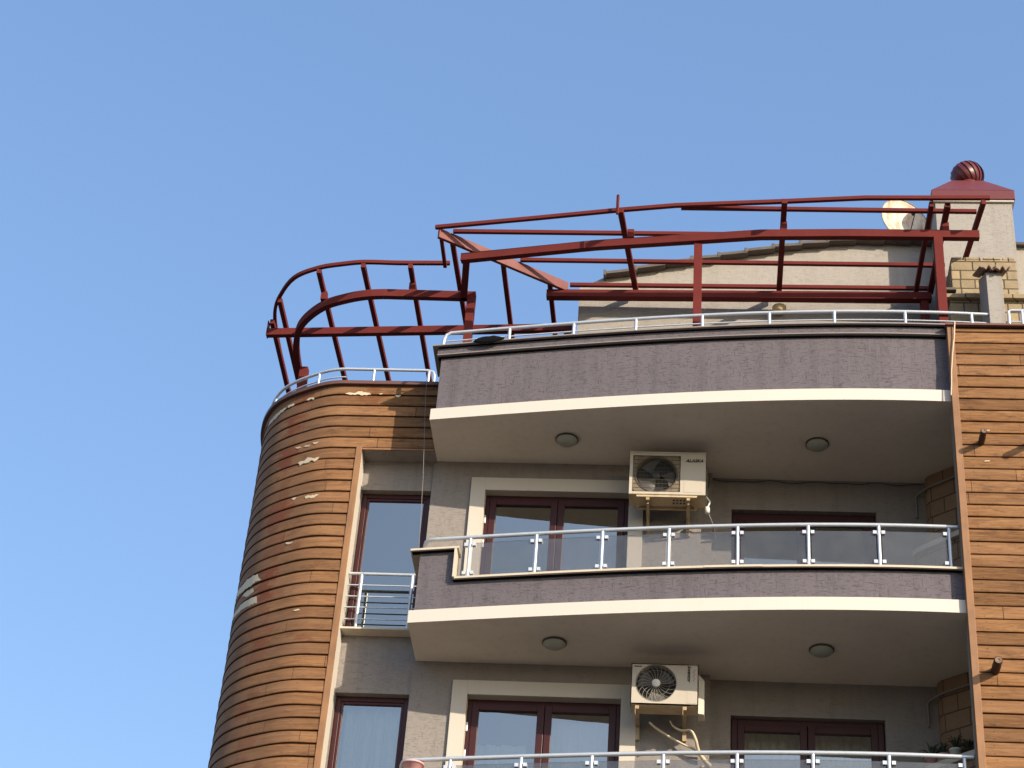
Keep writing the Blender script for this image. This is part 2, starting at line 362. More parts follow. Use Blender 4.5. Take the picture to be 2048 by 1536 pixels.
# ------------------------------------------------------------------ key dimensions (metres)
ZU, ZL, ST = 16.158, 13.16, 2.998      # soffit levels of the two balconies seen, storey height
LEVELS = [ZU - ST * k for k in range(6)]
_c = (1.29498608e-03, 1.54862424e-02, -1.03972015e-01, -1.48744786e+00)
def F(X): return ((_c[0] * X + _c[1]) * X + _c[2]) * X + _c[3]
XL, XR = -3.46, 3.42
def fpath(x0, x1, off, n=26): return [(x0 + (x1 - x0) * k / n, F(x0 + (x1 - x0) * k / n) + off) for k in range(n + 1)]
TW = [(-3.50, -.28), (-4.8, -.28), (-5.05, -.235), (-5.31, -.115), (-5.54, .02), (-5.74, .18), (-5.88, .35), (-5.99, .55), (-6.07, .76), (-6.13, 1.0), (-6.17, 1.3), (-6.19, 1.7), (-6.2, 2.4), (-6.2, 6.5)]
def smoothpath(P, n=8):
    P = [Vector(p) for p in P]; out = [P[0]]
    for i in range(1, len(P) - 2):
        p0, p1, p2, p3 = P[i - 1], P[i], P[i + 1], P[i + 2]; d = (p2 - p1).length
        m1 = (p2 - p0) / (p2 - p0).length * d; m2 = (p3 - p1) / (p3 - p1).length * d
        for k in range(n):
            t = k / n
            out.append((2 * t**3 - 3 * t**2 + 1) * p1 + (t**3 - 2 * t**2 + t) * m1 + (-2 * t**3 + 3 * t**2) * p2 + (t**3 - t**2) * m2)
    out += [P[-2], P[-1]]; return [(p.x, p.y) for p in out]
TWS = smoothpath(TW)
def offset(path, o):
    """shift a plan path to its outer (street) side"""
    P = [Vector(p) for p in path]; out = []
    for i, p in enumerate(P):
        d = (P[min(i + 1, len(P) - 1)] - P[max(i - 1, 0)]).normalized(); n = Vector((-d.y, d.x))
        out.append(p + n * o)
    return [(p.x, p.y) for p in out]
def arclen(path):
    s = [0.0]
    for a, b in zip(path, path[1:]): s.append(s[-1] + math.hypot(b[0] - a[0], b[1] - a[1]))
    return s

# ================================================================== BUILDING
bld = thing('apartment_building', 'apartment building with mauve curved balconies between varnished timber clad towers', 'building', (0, 0, 0))

def wall_open(mb, x0, x1, z0, z1, Y, holes, depth=.16, mi=0, mir=0):
    xs = sorted({x0, x1, *[h[0] for h in holes], *[h[1] for h in holes]}); zs = sorted({z0, z1, *[h[2] for h in holes], *[h[3] for h in holes]})
    for a, b in zip(xs, xs[1:]):
        for c, d in zip(zs, zs[1:]):
            if any(a >= h[0] - 1e-6 and b <= h[1] + 1e-6 and c >= h[2] - 1e-6 and d <= h[3] + 1e-6 for h in holes): continue
            mb.face([(a, Y, c), (b, Y, c), (b, Y, d), (a, Y, d)], mi)
    for h in holes:
        a, b, c, d = h; y2 = Y + depth
        mb.face([(a, Y, c), (a, y2, c), (a, y2, d), (a, Y, d)], mir); mb.face([(b, Y, c), (b, y2, c), (b, y2, d), (b, Y, d)], mir)
        mb.face([(a, Y, d), (b, Y, d), (b, y2, d), (a, y2, d)], mir); mb.face([(a, Y, c), (b, Y, c), (b, y2, c), (a, y2, c)], mir)

# --- facade walls behind the balconies (three strips, each set at its own depth)
wl = MB(); Ltop = ZU + .1
holesL, holesD, holesR = [], [], []
for z in LEVELS[:5]:
    holesL.append((-4.436, -3.50, z - 2.62, z - .455)); holesD.append((-2.77, -.855, z - 2.80, z - .455)); holesR.append((.49, 2.38, z - 2.80, z - .475))
wall_open(wl, -4.442, -3.492, 0, ZU, .03, holesL); wall_open(wl, -3.492, .09, 0, ZU, 0, holesD)
wl.face([(-3.492, .03, 0), (-3.492, 0, 0), (-3.492, 0, ZU), (-3.492, .03, ZU)])
wl.box(.09, .23, .14, .34, 0, ZU - .002)
wl.face([(.09, 0, 0), (.09, .14, 0), (.09, .14, ZU), (.09, 0, ZU)])
wall_open(wl, .23, XR + .02, 0, ZU, .28, holesR)
wl.build('facade_wall', M['wall'], bld, fixn=False)
# cream return of the timber tower beside the windows
rt = MB(); rt.box(-4.50, -4.442, -.262, .20, 0, ZU - .004); rt.build('tower_return', M['cream'], bld)
# --- rooms behind the openings, roof slab, rear
rm = MB()
for i, z in enumerate(LEVELS[:6]):
    rm.box(-5.2, 3.4, .30, 5, z + .02, z + .20)
rm.box(-6.0, 3.4, 5, 5.15, 0, ZU); rm.box(-3.2, -3.1, .30, 5, 0, ZU); rm.box(-.2, -.1, .5, 5, 0, ZU)
rm.box(-5.3, -5.2, .5, 5, 0, ZU); rm.box(3.3, 3.38, .5, 5, 0, ZU)
rm.build('interior', M['room'], bld)
bk = MB(); bk.box(-6.1, 9.0, 6.4, 6.6, 0, 17.1); bk.box(8.9, 9.1, -1.4, 6.4, 0, 17.1); bk.build('rear_wall', M['backwall'], bld)

# --- timber towers
PLH = .1725
def cladding(name, path, z0, z1, mat, patches=None, jit=.0035, ztop=16.157, gap=.017):
    mb = MB(); S = arclen(path); rnd = random.Random(len(path))
    k0 = math.floor((z0 - ztop) / PLH + 1e-6); z = ztop + k0 * PLH
    while z < z1 - .02:
        za, zb = max(z, z0), min(z + PLH, z1)
        ph = [rnd.uniform(0, 6.28) for _ in range(3)]; tilt = rnd.uniform(-.002, .003)
        prof = [(-.036, za), (-.036, za + gap), (.006 + tilt, za + gap + .002), (.009 + tilt, za + gap + .012), (.0, zb - .003), (-.036, zb)]
        rows, uvs = [], []
        for o, zz in prof:
            op = offset(path, o)
            row, uvr = [], []
            for (x, y), s in zip(op, S):
                dz = jit * (math.sin(s * 3.1 + ph[0]) + .6 * math.sin(s * 8.3 + ph[1])) if za > z0 + .01 and zz < za + .05 else 0
                row.append((x, y, zz + dz)); uvr.append((s, min(max(zz, za + .003), zb - .003)))
            rows.append(row); uvs.append(uvr)
        mb.grid(rows, 0, uvs=uvs)
        z += PLH
    for poly in (patches or []):
        pts = []
        for u, zz in poly:
            for (a, sa), (b, sb) in zip(zip(path, S), list(zip(path, S))[1:]):
                if sa <= u <= sb + 1e-6:
                    t = (u - sa) / (sb - sa); d = Vector((b[0] - a[0], b[1] - a[1])).normalized()
                    pts.append((a[0] + (b[0] - a[0]) * t - d.y * .0125, a[1] + (b[1] - a[1]) * t + d.x * .0125, zz)); break
        # split long patches into narrow slices so that they follow the curve
        mb_slices(mb, poly, path, S)
    return mb.build(name, mat, bld, fixn=False)
def mb_slices(mb, poly, path, S):
    us = [p[0] for p in poly]; u0, u1 = min(us), max(us); n = max(2, int((u1 - u0) / .022))
    def at(u, o):
        for i in range(len(S) - 1):
            if S[i] <= u <= S[i + 1] + 1e-6:
                t = (u - S[i]) / (S[i + 1] - S[i]); a, b = path[i], path[i + 1]; d = Vector((b[0] - a[0], b[1] - a[1])).normalized()
                return a[0] + (b[0] - a[0]) * t - d.y * o, a[1] + (b[1] - a[1]) * t + d.x * o
        return path[-1]
    def span(u):
        zs = []
        for (ua, za), (ub, zb) in zip(poly, poly[1:] + poly[:1]):
            if (ua - u) * (ub - u) <= 0 and ua != ub: zs.append(za + (zb - za) * (u - ua) / (ub - ua))
        return (min(zs), max(zs)) if len(zs) > 1 else None
    prev = None
    for k in range(n + 1):
        u = u0 + (u1 - u0) * (k + .001) / (n + .002); sp = span(u)
        if sp:
            w = min(.010, (sp[1] - sp[0]) * .3); lo = sp[0] + random.uniform(-w, w); hi = sp[1] + random.uniform(-w, w)
            fx = lambda z, o: (*at(u, o), z)
            cur = [fx(lo, .0125), fx(hi, .0125)]
            if prev: mb.face([prev[0], cur[0], cur[1], prev[1]], 1, [(u, lo)] * 4)
            prev = cur
        else: prev = None
PATCH = [[(1.272, 17.043), (1.204, 17.061), (1.116, 17.063), (1.064, 17.089), (1.012, 17.065), (0.928, 17.059), (0.912, 17.026), (1.04, 17.023), (1.18, 17.029), (1.264, 17.035)],
 [(0.808, 17.045), (0.748, 17.054), (0.752, 17.029), (0.8, 17.028)], [(0.58, 17.025), (0.512, 17.043), (0.5, 17.027), (0.544, 16.984), (0.572, 17.0)],
 [(1.872, 17.039), (1.832, 17.07), (1.724, 17.056), (1.72, 17.022), (1.8, 17.027)], [(2.212, 17.06), (2.156, 17.072), (2.084, 17.073), (2.068, 17.034), (2.132, 17.031), (2.176, 17.021)],
 [(2.744, 16.987), (2.648, 17.025), (2.508, 17.037), (2.372, 17.05), (2.22, 17.054), (2.26, 17.012), (2.34, 17.002), (2.312, 17.016), (2.44, 16.969), (2.6, 16.958)],
 [(1.936, 16.282), (1.852, 16.275), (1.816, 16.25), (1.9, 16.256)], [(1.772, 16.27), (1.672, 16.253), (1.684, 16.232), (1.784, 16.249)], [(1.644, 16.279), (1.548, 16.274), (1.552, 16.251), (1.612, 16.25)],
 [(1.844, 15.999), (1.796, 16.019), (1.732, 16.011), (1.688, 16.048), (1.624, 16.026), (1.58, 16.005), (1.504, 16.021), (1.532, 15.976), (1.572, 15.964), (1.62, 15.986), (1.676, 15.957), (1.756, 15.969), (1.796, 15.955)],
 [(1.856, 15.448), (1.772, 15.443), (1.776, 15.413), (1.832, 15.419)], [(1.644, 15.421), (1.536, 15.424), (1.428, 15.423), (1.496, 15.381), (1.624, 15.387)], [(1.848, 14.76), (1.72, 14.746), (1.732, 14.718), (1.828, 14.733)],
 [(3.4, 14.40), (3.18, 14.49), (2.904, 14.436), (2.68, 14.41), (2.544, 14.427), (2.4, 14.43), (2.272, 14.417), (2.248, 14.356), (2.18, 14.297), (2.296, 14.305), (2.368, 14.276), (2.504, 14.282), (2.672, 14.293), (2.904, 14.345), (3.3, 14.36)],
 [(2.616, 14.209), (2.516, 14.235), (2.396, 14.226), (2.328, 14.226), (2.296, 14.163), (2.36, 14.139), (2.436, 14.128), (2.556, 14.191)],
 [(3.4, 14.08), (3.18, 14.13), (2.756, 14.085), (2.552, 14.085), (2.324, 14.075), (2.22, 14.079), (2.188, 13.959), (2.372, 13.973), (2.644, 13.982), (2.984, 14.03), (3.35, 14.04)],
 [(1.564, 13.701), (1.464, 13.709), (1.46, 13.687), (1.552, 13.678)]]
_sh = .08  # the path here starts 0.08 m before the one the patches were measured on
PATCH = [[(u - 0 + _sh, z) for u, z in p] for p in PATCH]
_full = TWS
_i = next(i for i, p in enumerate(TWS) if p[0] < -4.51)
low = [(-4.515, -.28)] + TWS[_i:]
c1 = cladding('timber_cladding', [(-3.42, -.28)] + TWS[1:], ZU, 17.19, [M['wood_c'], M['peel']], [p for p in PATCH if p[0][1] > ZU])
Slow = .0
lowp = [p for p in PATCH if p[0][1] < ZU]
# lower boards keep the same arc coordinate by starting the path at the corner but cut at the trim
def shift(ps, d): return [[(u - d, z) for u, z in p] for p in ps]
dlen = 4.515 - 3.42
def clad_low():
    path = low; S = arclen(path)
    o = cladding('timber_cladding', path, 0.0, ZU, [M['wood_c'], M['peel']], shift(lowp, dlen))
    uvl = o.data.uv_layers['UVMap'].data
    for d in uvl: d.uv = (d.uv[0] + dlen, d.uv[1])
clad_low()
tr = MB(); tr.box(-4.517, -4.440, -.300, -.262, 0, ZU + .03)
tr.box(-4.440, -3.47, -.284, -.262, ZU - .016, ZU + .012); tr.build('corner_trim', M['wood_trim'], bld, .003)
un = MB(); un.box(-4.44, -3.462, -.262, .03, ZU - .004, ZU + .04); un.build('tower_underside', M['wall'], bld)
# coping of the curved tower and its terrace
tp = [(-3.42, -.28)] + TWS[1:]
cp = MB()
o1, o2 = offset(tp, .055), offset(tp, -.26)
rows = [[(a[0], a[1], 17.185), (a[0], a[1], 17.237), (b[0], b[1], 17.237), (b[0], b[1], 17.185)] for a, b in zip(o1, o2)]
cp.grid(rows, 0, True); cp.face(rows[0]); cp.face(rows[-1]); cp.build('tower_coping', M['brownline'], bld)
ip = MB(); rows = [[(b[0], b[1], 16.4), (b[0], b[1], 17.19)] for b in o2]; ip.grid(rows); ip.build('tower_parapet_lining', M['backwall'], bld)
fl = MB(); fl.prism([(-3.4, 6.4), (-6.1, 6.4), (-6.1, 1.2), (-5.6, .3), (-4.8, -.02), (-3.4, -.02)], 16.30, 16.45); fl.build('tower_terrace_floor', M['roofdeck'], bld)

# right tower
BX = 3.17
c3 = cladding('timber_cladding', [(9.0, -1.68), (6.5, -1.68), (BX + .085, -1.68)], 0, 17.26, [M['wood_s'], M['peel']], gap=.012)
for d in c3.data.uv_layers['UVMap'].data: d.uv = (9.0 - d.uv[0] + 1, d.uv[1])
for (u, z) in ((5.44, 15.67), (5.47, 15.22)):
    x = 9 - u; pp = MB()
    pp.hexa([(x - .03, -1.697, z), (x + .03, -1.697, z + .004), (x + .03, -1.69, z + .004), (x - .03, -1.69, z), (x - .02, -1.697, z + .014), (x + .045, -1.697, z + .02), (x + .045, -1.69, z + .02), (x - .02, -1.69, z + .014)])
    pp.build('bare_patch', M['peel'], bld)
t2 = MB(); t2.box(BX, BX + .083, -1.705, -1.60, 0, 17.28); t2.build('corner_trim', M['wood_trim'], bld, .004)
s2 = MB(); s2.box(BX + .004, BX + .06, -1.60, -1.45, 0, 17.25); s2.box(XR, XR + .1, -1.60, .4, 0, 17.1); s2.build('tower_side_wall', M['wall'], bld)
k2 = MB(); k2.box(BX - .02, 9, -1.74, -1.40, 17.275, 17.305); k2.build('tower_coping', M['brownline'], bld)
f2 = MB(); f2.box(3.0, 9, -1.45, 6.4, 16.3, 16.45); f2.box(3.4, 9, -1.55, -1.42, 16.4, 17.27); f2.build('tower_terrace_floor', M['roofdeck'], bld)

# --- balconies
def loop_slab(mb, off, z0, z1, x0, x1, yb, mi=0, open_top=False):
    p = fpath(x0, x1, off); poly = p + [(x1, yb), (x0, yb)]
    mb.prism(poly, z0, z1, mi)
def balcony(z, top=False):
    """one cantilevered balcony: soffit + white band + mauve parapet + sills"""
    e = .0
    so = MB(); p = fpath(XL + .002, XR, .003); so.prism(p + [(XR, .30), (.23, .27), (.088, .14), (.088, -.002), (XL + .002, -.002)], z, z + .155)
    so.build('balcony_soffit', M['soffit'], bld)
    bd = MB(); p1, p2 = fpath(XL, XR - .02, 0), fpath(XL, XR - .02, .12)
    x1b = 3.168
    p1, p2 = fpath(XL, x1b, 0), fpath(XL, x1b, .05)
    rows = [[(a[0], a[1], z + .001), (a[0], a[1], z + .172), (b[0], b[1] + .06, z + .172), (b[0], b[1] + .06, z + .157), (b[0], b[1], z + .157), (a[0], a[1] + .002, z + .001)] for a, b in zip(p1, p2)]
    bd.grid(rows, 0, True); bd.face(rows[0]); bd.face(rows[-1])
    bd.box(XL - .0, XL + .0018, F(XL) + .001, -.002 if not top else -.30, z + .001, z + .157); bd.box(XL - .0, XL + .06, F(XL) + .06, -.002 if not top else -.30, z + .157, z + .171)
    bd.build('white_band', M['white_band'], bld)
    zt = z + (1.175 if top else .585)
    fa = MB()
    def parapet(x0, x1, z0, z1):
        a, b = fpath(x0, x1, .07), fpath(x0, x1, .22)
        rows = [[(q[0], q[1], z0), (q[0], q[1], z1), (r[0], r[1], z1), (r[0], r[1], z0)] for q, r in zip(a, b)]
        fa.grid(rows, 0, True); fa.face(rows[0]); fa.face(rows[-1])
    parapet(XL + .06, 3.20, z + .16, zt)
    sx = XL + .06
    if top:
        fa.box(sx, sx + .15, F(sx) + .08, -.30, z + .16, zt - .002)
        a, b = fpath(sx - .05, 3.166, .012), fpath(sx - .05, 3.166, .10)
        rows = [[(q[0], q[1], zt - .03 + .005), (q[0], q[1], zt), (q[0], q[1] + .03, zt + .004), (r[0], r[1], zt), (r[0], r[1], zt - .02)] for q, r in zip(a, b)]
        st = MB(); a, b = fpath(sx - .05, 3.160, .008), fpath(sx - .05, 3.160, .10)
        rows = [[(q[0], q[1], z + 1.055), (q[0], q[1], z + 1.16), (r[0], r[1], z + 1.16), (r[0], r[1], z + 1.055)] for q, r in zip(a, b)]
        st.grid(rows, 0, True); st.face(rows[0]); st.face(rows[-1]); st.box(sx - .05, sx + .05, F(sx) + .06, -.31, z + 1.056, z + 1.159)
        for zq, of in ((z + 1.022, .050), (z + 1.146, -.012)):  # black strips standing in for the shade under cornice strip and coping
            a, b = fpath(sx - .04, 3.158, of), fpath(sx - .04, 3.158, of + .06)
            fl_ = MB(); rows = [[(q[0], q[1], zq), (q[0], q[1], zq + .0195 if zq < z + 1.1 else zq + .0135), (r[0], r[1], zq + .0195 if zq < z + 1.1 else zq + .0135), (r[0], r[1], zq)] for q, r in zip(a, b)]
            fl_.grid(rows, 0, True); fl_.face(rows[0]); fl_.face(rows[-1]); fl_.build('shade_strip', M['black'], bld)
        st.build('cornice_strip', M['fascia'], bld)
        a, b = fpath(sx - .052, 3.16, .002), fpath(sx - .052, 3.16, .06)
        lp = MB(); rows = [[(q[0], q[1], z + 1.042), (q[0], q[1], z + 1.056), (r[0], r[1], z + 1.056), (r[0], r[1], z + 1.042)] for q, r in zip(a, b)]
        lp.grid(rows, 0, True); lp.face(rows[0]); lp.face(rows[-1]); lp.build('drip_edge', M['copc'], bld)
        a, b = fpath(sx - .12, 3.165, -.055), fpath(sx - .12, 3.165, .27)
        co = MB(); rows = [[(q[0], q[1], z + 1.160), (q[0], q[1], z + 1.178), (r[0], r[1], z + 1.178), (r[0], r[1], z + 1.160)] for q, r in zip(a, b)]
        co.grid(rows, 0, True); co.face(rows[0]); co.face(rows[-1]); co.box(sx - .12, sx + .2, F(sx) - .02, -.33, z + 1.1605, z + 1.1775)
        co.build('parapet_coping', M['copc'], bld)
    else:
        parapet(sx, -2.955, zt - .002, z + 1.02)
        fa.box(sx, sx + .15, F(sx) + .08, -.002, z + .16, z + 1.018)
        for xa, xb, zq in ((-2.94, 3.16, zt - .0125), (-3.50, -2.95, z + 1.0075)):  # black strips paint the shadow line below each sill
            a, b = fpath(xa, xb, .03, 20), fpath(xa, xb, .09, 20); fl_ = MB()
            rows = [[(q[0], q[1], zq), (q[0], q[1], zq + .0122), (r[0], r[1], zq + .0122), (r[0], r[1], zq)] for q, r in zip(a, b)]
            fl_.grid(rows, 0, True); fl_.face(rows[0]); fl_.face(rows[-1]); fl_.build('shade_strip', M['black'], bld)
        sl = MB(); a, b = fpath(-2.93, 3.166, -.005), fpath(-2.93, 3.166, .25)
        n = len(a)
        segs = [(0, 4), (4, 9), (9, 13), (13, 16), (16, 21), (21, n - 1)]
        for i, (s0, s1) in enumerate(segs):
            dy = random.uniform(-.004, .004); dz = random.uniform(-.002, .003)
            rows = [[(q[0], q[1] + dy, zt + dz), (q[0], q[1] + dy, zt + dz + .028), (r[0], r[1], zt + dz + .028), (r[0], r[1], zt + dz)] for q, r in zip(a[s0:s1 + 1], b[s0:s1 + 1])]
            sl.grid(rows, 0, True); sl.face(rows[0]); sl.face(rows[-1])
        # taller return at the left end with its own cap and stone cheek
        a, b = fpath(-3.52, -2.90, -.005, 6), fpath(-3.52, -2.90, .25, 6)
        rows = [[(q[0], q[1], z + 1.02), (q[0], q[1], z + 1.048), (r[0], r[1], z + 1.048), (r[0], r[1], z + 1.02)] for q, r in zip(a, b)]
        sl.grid(rows, 0, True); sl.face(rows[0]); sl.face(rows[-1]); sl.box(-3.52, -3.22, F(-3.4) + .2, -.005, z + 1.0205, z + 1.0475)
        sl.hexa([(-2.955, F(-2.95) - .004, zt + .029), (-2.925, F(-2.93) - .004, zt + .029), (-2.925, F(-2.93) + .25, zt + .029), (-2.955, F(-2.95) + .25, zt + .029),
                 (-2.955, F(-2.95) - .004, z + 1.019), (-2.925, F(-2.93) - .004, z + 1.019), (-2.925, F(-2.93) + .25, z + 1.019), (-2.955, F(-2.95) + .25, z + 1.019)])
        sl.build('stone_sill', M['sill'], bld)
    fa.build('balcony_parapet', M['fascia'], bld)
    fo = MB(); p = fpath(XL + .2, XR, .2); fo.prism(p + [(XR, .30), (XL + .2, -.002)], z + .157, z + .19); fo.build('balcony_floor', M['terrace'], bld)
balcony(LEVELS[0], True)
for z in LEVELS[1:5]: balcony(z)

# --- windows and doors
def pane_frame(par, x0, x1, z0, z1, Y, w, d, name='frame', mat='frame', bev=.006):
    f = MB(); f.box(x0, x0 + w, Y, Y + d, z0, z1); f.box(x1 - w, x1, Y, Y + d, z0, z1)
    f.box(x0 + w, x1 - w, Y, Y + d, z1 - w, z1); f.box(x0 + w, x1 - w, Y, Y + d, z0, z0 + w)
    return f.build(name, M[mat], par, bev)
def opening(name, label=None):
    o = bpy.data.objects.new(name, None); COL.objects.link(o); o.parent = bld
    if label: o['label'] = label
    return o
for li, z in enumerate(LEVELS[:5]):
    # narrow full-height window beside the tower
    w = opening('window'); a, b, c, d = -4.430, -3.506, z - 2.615, z - .46
    pane_frame(w, a, b, c, d, .13, .062, .07); pane_frame(w, a + .062, b - .062, c + .062, d - .062, .145, .035, .05, 'sash')
    p = MB(); p.face([(a + .09, .17, c + .09), (b - .09, .17, c + .09), (b - .09, .17, d - .09), (a + .09, .17, d - .09)])
    p.build('pane', M['glassd'] if li != 1 else M['glass'], w, fixn=False)
    sl = MB(); sl.box(-4.46, -3.495, -.16, .12, z - 2.65, z - 2.622); sl.build('sill', M['sill'], w, .003)
    # french door with cream surround
    w = opening('french_door'); a, b, c, d = -2.762, -.862, z - 2.795, z - .46
    sr = MB(); ox0, ox1, oz = -2.96, -.668, z - .265; ix0, ix1, iz = -2.772, -.853, z - .453
    sr.box(ox0, ix0, -.045, -.002, z - 2.8, oz); sr.box(ix1, ox1, -.045, -.002, z - 2.8, oz); sr.box(ix0, ix1, -.045, -.002, iz, oz)
    sr.box(ix0 - .002, ix0 + .006, -.044, .12, z - 2.8, iz - .001); sr.box(ix1 - .006, ix1 + .002, -.044, .12, z - 2.8, iz - .001); sr.box(ix0 + .007, ix1 - .007, -.044, .12, iz - .006, iz + .002)
    sr.build('door_surround', M['cream'], w, .003)
    pane_frame(w, a, b, c, d, .10, .055, .07)
    m_ = (a + b) / 2 + .01
    for s0, s1 in ((a + .055, m_ - .004), (m_ + .004, b - .055)):
        pane_frame(w, s0, s1, c + .055, d - .055, .088, .088, .06, 'door_leaf')
        p = MB(); p.face([(s0 + .08, .125, c + .13), (s1 - .08, .125, c + .13), (s1 - .08, .125, d - .13), (s0 + .08, .125, d - .13)]); p.build('pane', M['glass'], w, fixn=False)
    h = MB(); h.box(m_ - .065, m_ - .035, .070, .089, c + .98, c + 1.14); h.tube([(m_ - .05, .08, c + 1.02), (m_ - .05, .03, c + 1.02), (m_ - .19, .025, c + 1.02)], .009); h.build('handle', M['alu'], w)
    for hz in (d - .38, d - .75): 
        h = MB(); h.box(a - .004, a + .02, .075, .10, hz - .06, hz + .06); h.build('hinge', M['alu'], w, .003)
    # wide door behind the right half of the balcony
    w = opening('french_door'); a, b, c, d = .50, 2.37, z - 2.795, z - .48
    pane_frame(w, a, b, c, d, .37, .075, .07); m_ = (a + b) / 2
    for s0, s1 in ((a + .075, m_ - .004), (m_ + .004, b - .075)):
        pane_frame(w, s0, s1, c + .055, d - .075, .36, .088, .06, 'door_leaf')
        p = MB(); p.face([(s0 + .08, .395, c + .13), (s1 - .08, .395, c + .13), (s1 - .08, .395, d - .15), (s0 + .08, .395, d - .15)]); p.build('pane', M['glass'], w, fixn=False)

# --- curtains (hang inside, one object each)
def curtain(x0, x1, y, z0, z1, amp, wl, label, cat='curtain'):
    mb = MB(); n = int((x1 - x0) / .012); rows = [[], []]
    for k in range(n + 1):
        x = x0 + (x1 - x0) * k / n; yy = y + amp * math.sin(x * 6.28 / wl + .8 * math.sin(x * 5)) + .4 * amp * math.sin(x * 6.28 / wl * 2.3)
        rows[0].append((x, yy, z0)); rows[1].append((x + .004 * math.sin(k), yy, z1))
    mb.grid(rows, 0, smooth=True); o = mb.build('curtain', M['curtain'], fixn=False); return tag(o, label, cat)
curtain(-4.38, -3.55, .34, ZL - 2.6, ZL - .52, .045, .17, 'white sheer curtain hanging in pleats behind the lower narrow window')
curtain(-2.70, -2.02, .36, ZL - 2.7, ZL - .95, .02, .22, 'pale curtain behind the left pane of the lower left balcony door')
curtain(-1.72, -1.02, .36, ZL - 2.7, ZL - .60, .02, .22, 'pale curtain behind the right pane of the lower left balcony door')
curtain(.55, 1.36, .62, ZL - 2.7, ZL - .5, .035, .13, 'pleated curtain behind the left pane of the lower right balcony door')
curtain(1.50, 2.32, .62, ZL - 2.7, ZL - .5, .035, .13, 'pleated curtain behind the right pane of the lower right balcony door')

# --- penthouse behind the pergola
ptop = [(-1.700, 19.375), (-1.45, 19.507), (-1.344, 19.573), (-.922, 19.672), (-.542, 19.77), (-.1, 19.865), (.22, 19.921), (.623, 20.01), (1.027, 20.10), (1.409, 20.165), (1.812, 20.225), (2.208, 20.27), (2.623, 20.27), (3.016, 20.265), (3.40, 20.25)]
ph = MB(); i0 = [(x, .28, 16.45) for x, z in ptop]; i1 = [(x, .28, z) for x, z in ptop]; i2 = [(x, 6.0, z + .4) for x, z in ptop]
ph.grid([i0, i1]); ph.face([(-1.70, .28, 16.45), (-1.70, .28, 19.375), (-1.70, 6, 19.775), (-1.70, 6, 16.45)])
ph.box(4.38, 9.0, .28, .5, 16.45, 20.20)
ph.build('penthouse_wall', M['pent'], bld, fixn=False)
pr = MB(); i1b = [(x, .285, z - .01) for x, z in ptop]; pr.grid([i1b, i2]); pr.build('penthouse_roof', M['tile'], bld, fixn=False)
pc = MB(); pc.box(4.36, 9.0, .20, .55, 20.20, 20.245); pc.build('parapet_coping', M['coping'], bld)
rf = MB(); tx = [(-1.344, 19.573), (-.92, 19.672), (-.52, 19.775), (-.12, 19.862), (.27, 19.935), (.66, 20.02), (1.05, 20.105), (1.44, 20.17), (1.83, 20.228), (2.22, 20.272), (2.62, 20.272), (3.0, 20.268), (3.36, 20.255)]
for (xa, za), (xb, zb) in zip(tx, tx[1:]):
    rf.hexa([(xa + .02, .14, za - .045), (xb + .035, .14, zb - .075), (xb + .035, .8, zb - .02), (xa + .02, .8, za + .0),
             (xa + .02, .14, za + .005), (xb + .035, .14, zb - .022), (xb + .035, .8, zb + .05), (xa + .02, .8, za + .07)])
    rf.hexa([(xb - .005, .135, zb - .060), (xb + .045, .135, zb - .062), (xb + .045, .5, zb - .03), (xb - .005, .5, zb - .03), (xb - .005, .135, zb + .018), (xb + .045, .135, zb + .014), (xb + .045, .5, zb + .06), (xb - .005, .5, zb + .06)])
rf.hexa([(-1.36, .13, 19.50), (-1.325, .13, 19.50), (-1.325, .6, 19.52), (-1.36, .6, 19.52), (-1.36, .13, 19.60), (-1.325, .13, 19.60), (-1.325, .6, 19.64), (-1.36, .6, 19.64)])
rf.build('roof_edge_tiles', M['tile'], bld, .006)

# main roof terrace floor of the balcony bay
tf = MB(); tf.prism(fpath(XL + .2, XR, .2) + [(XR, .28), (XL + .2, .28)], 16.34, 16.45); tf.box(-3.4, -1.7, .27, 6.4, 16.3, 16.449); tf.build('roof_terrace_floor', M['roofdeck'], bld)

# --- chimney
ch = bpy.data.objects.new('chimney', None); COL.objects.link(ch); ch.parent = bld
b = MB(); b.box(3.34, 4.41, -.35, .70, 16.45, 20.50); b.build('chimney_stack', M['chim'], ch)
b = MB(); b.box(3.31, 4.44, -.385, .735, 20.50, 20.53); b.build('chimney_cornice', M['cream'], ch)
b = MB(); x0, x1, y0, y1 = 3.29, 4.455, -.405, .75
b.box(x0, x1, y0, y1, 20.532, 20.695)
q = [(x0, y0, 20.695), (x1, y0, 20.695), (x1, y1, 20.695), (x0, y1, 20.695)]; t = [(3.64, -.06, 21.175), (4.10, -.06, 21.175), (4.10, .38, 21.175), (3.64, .38, 21.175)]
b.grid([q, t], 0, True); b.face(t); b.build('chimney_cap', M['cap_red'], ch, .006)

# ================================================================== rooftop things
# cowl: a round ventilator of overlapping twisted blades
cw = thing('chimney_cowl', 'glossy dark red round spinning ventilator on top of the chimney', 'chimney cowl', (3.90, .12, 21.175))
b = MB(); nb = 16; r0 = .235
for k in range(nb):
    rows = []
    for j in range(13):
        ph_ = -1.12 + 2.35 * j / 12; row = []
        for q_ in range(4):
            t_ = 2 * math.pi * (k + q_ / 3 * 1.5) / nb + .55 * ph_
            rr = r0 * math.cos(ph_ * .93) * (.93 + .10 * (q_ / 3)) + .004
            row.append((rr * math.cos(-t_), rr * math.sin(-t_), .235 + .215 * math.sin(ph_)))
        rows.append(row)
    b.grid(rows, 0, smooth=True)
b.build('fan_blades', M['cowl'], cw, fixn=False)
b = MB(); b.lathe((0, 0, 0), [(.001, .452), (.07, .452), (.085, .44), (.0851, .43)], 24); b.build('top_cap', M['cowl'], cw)
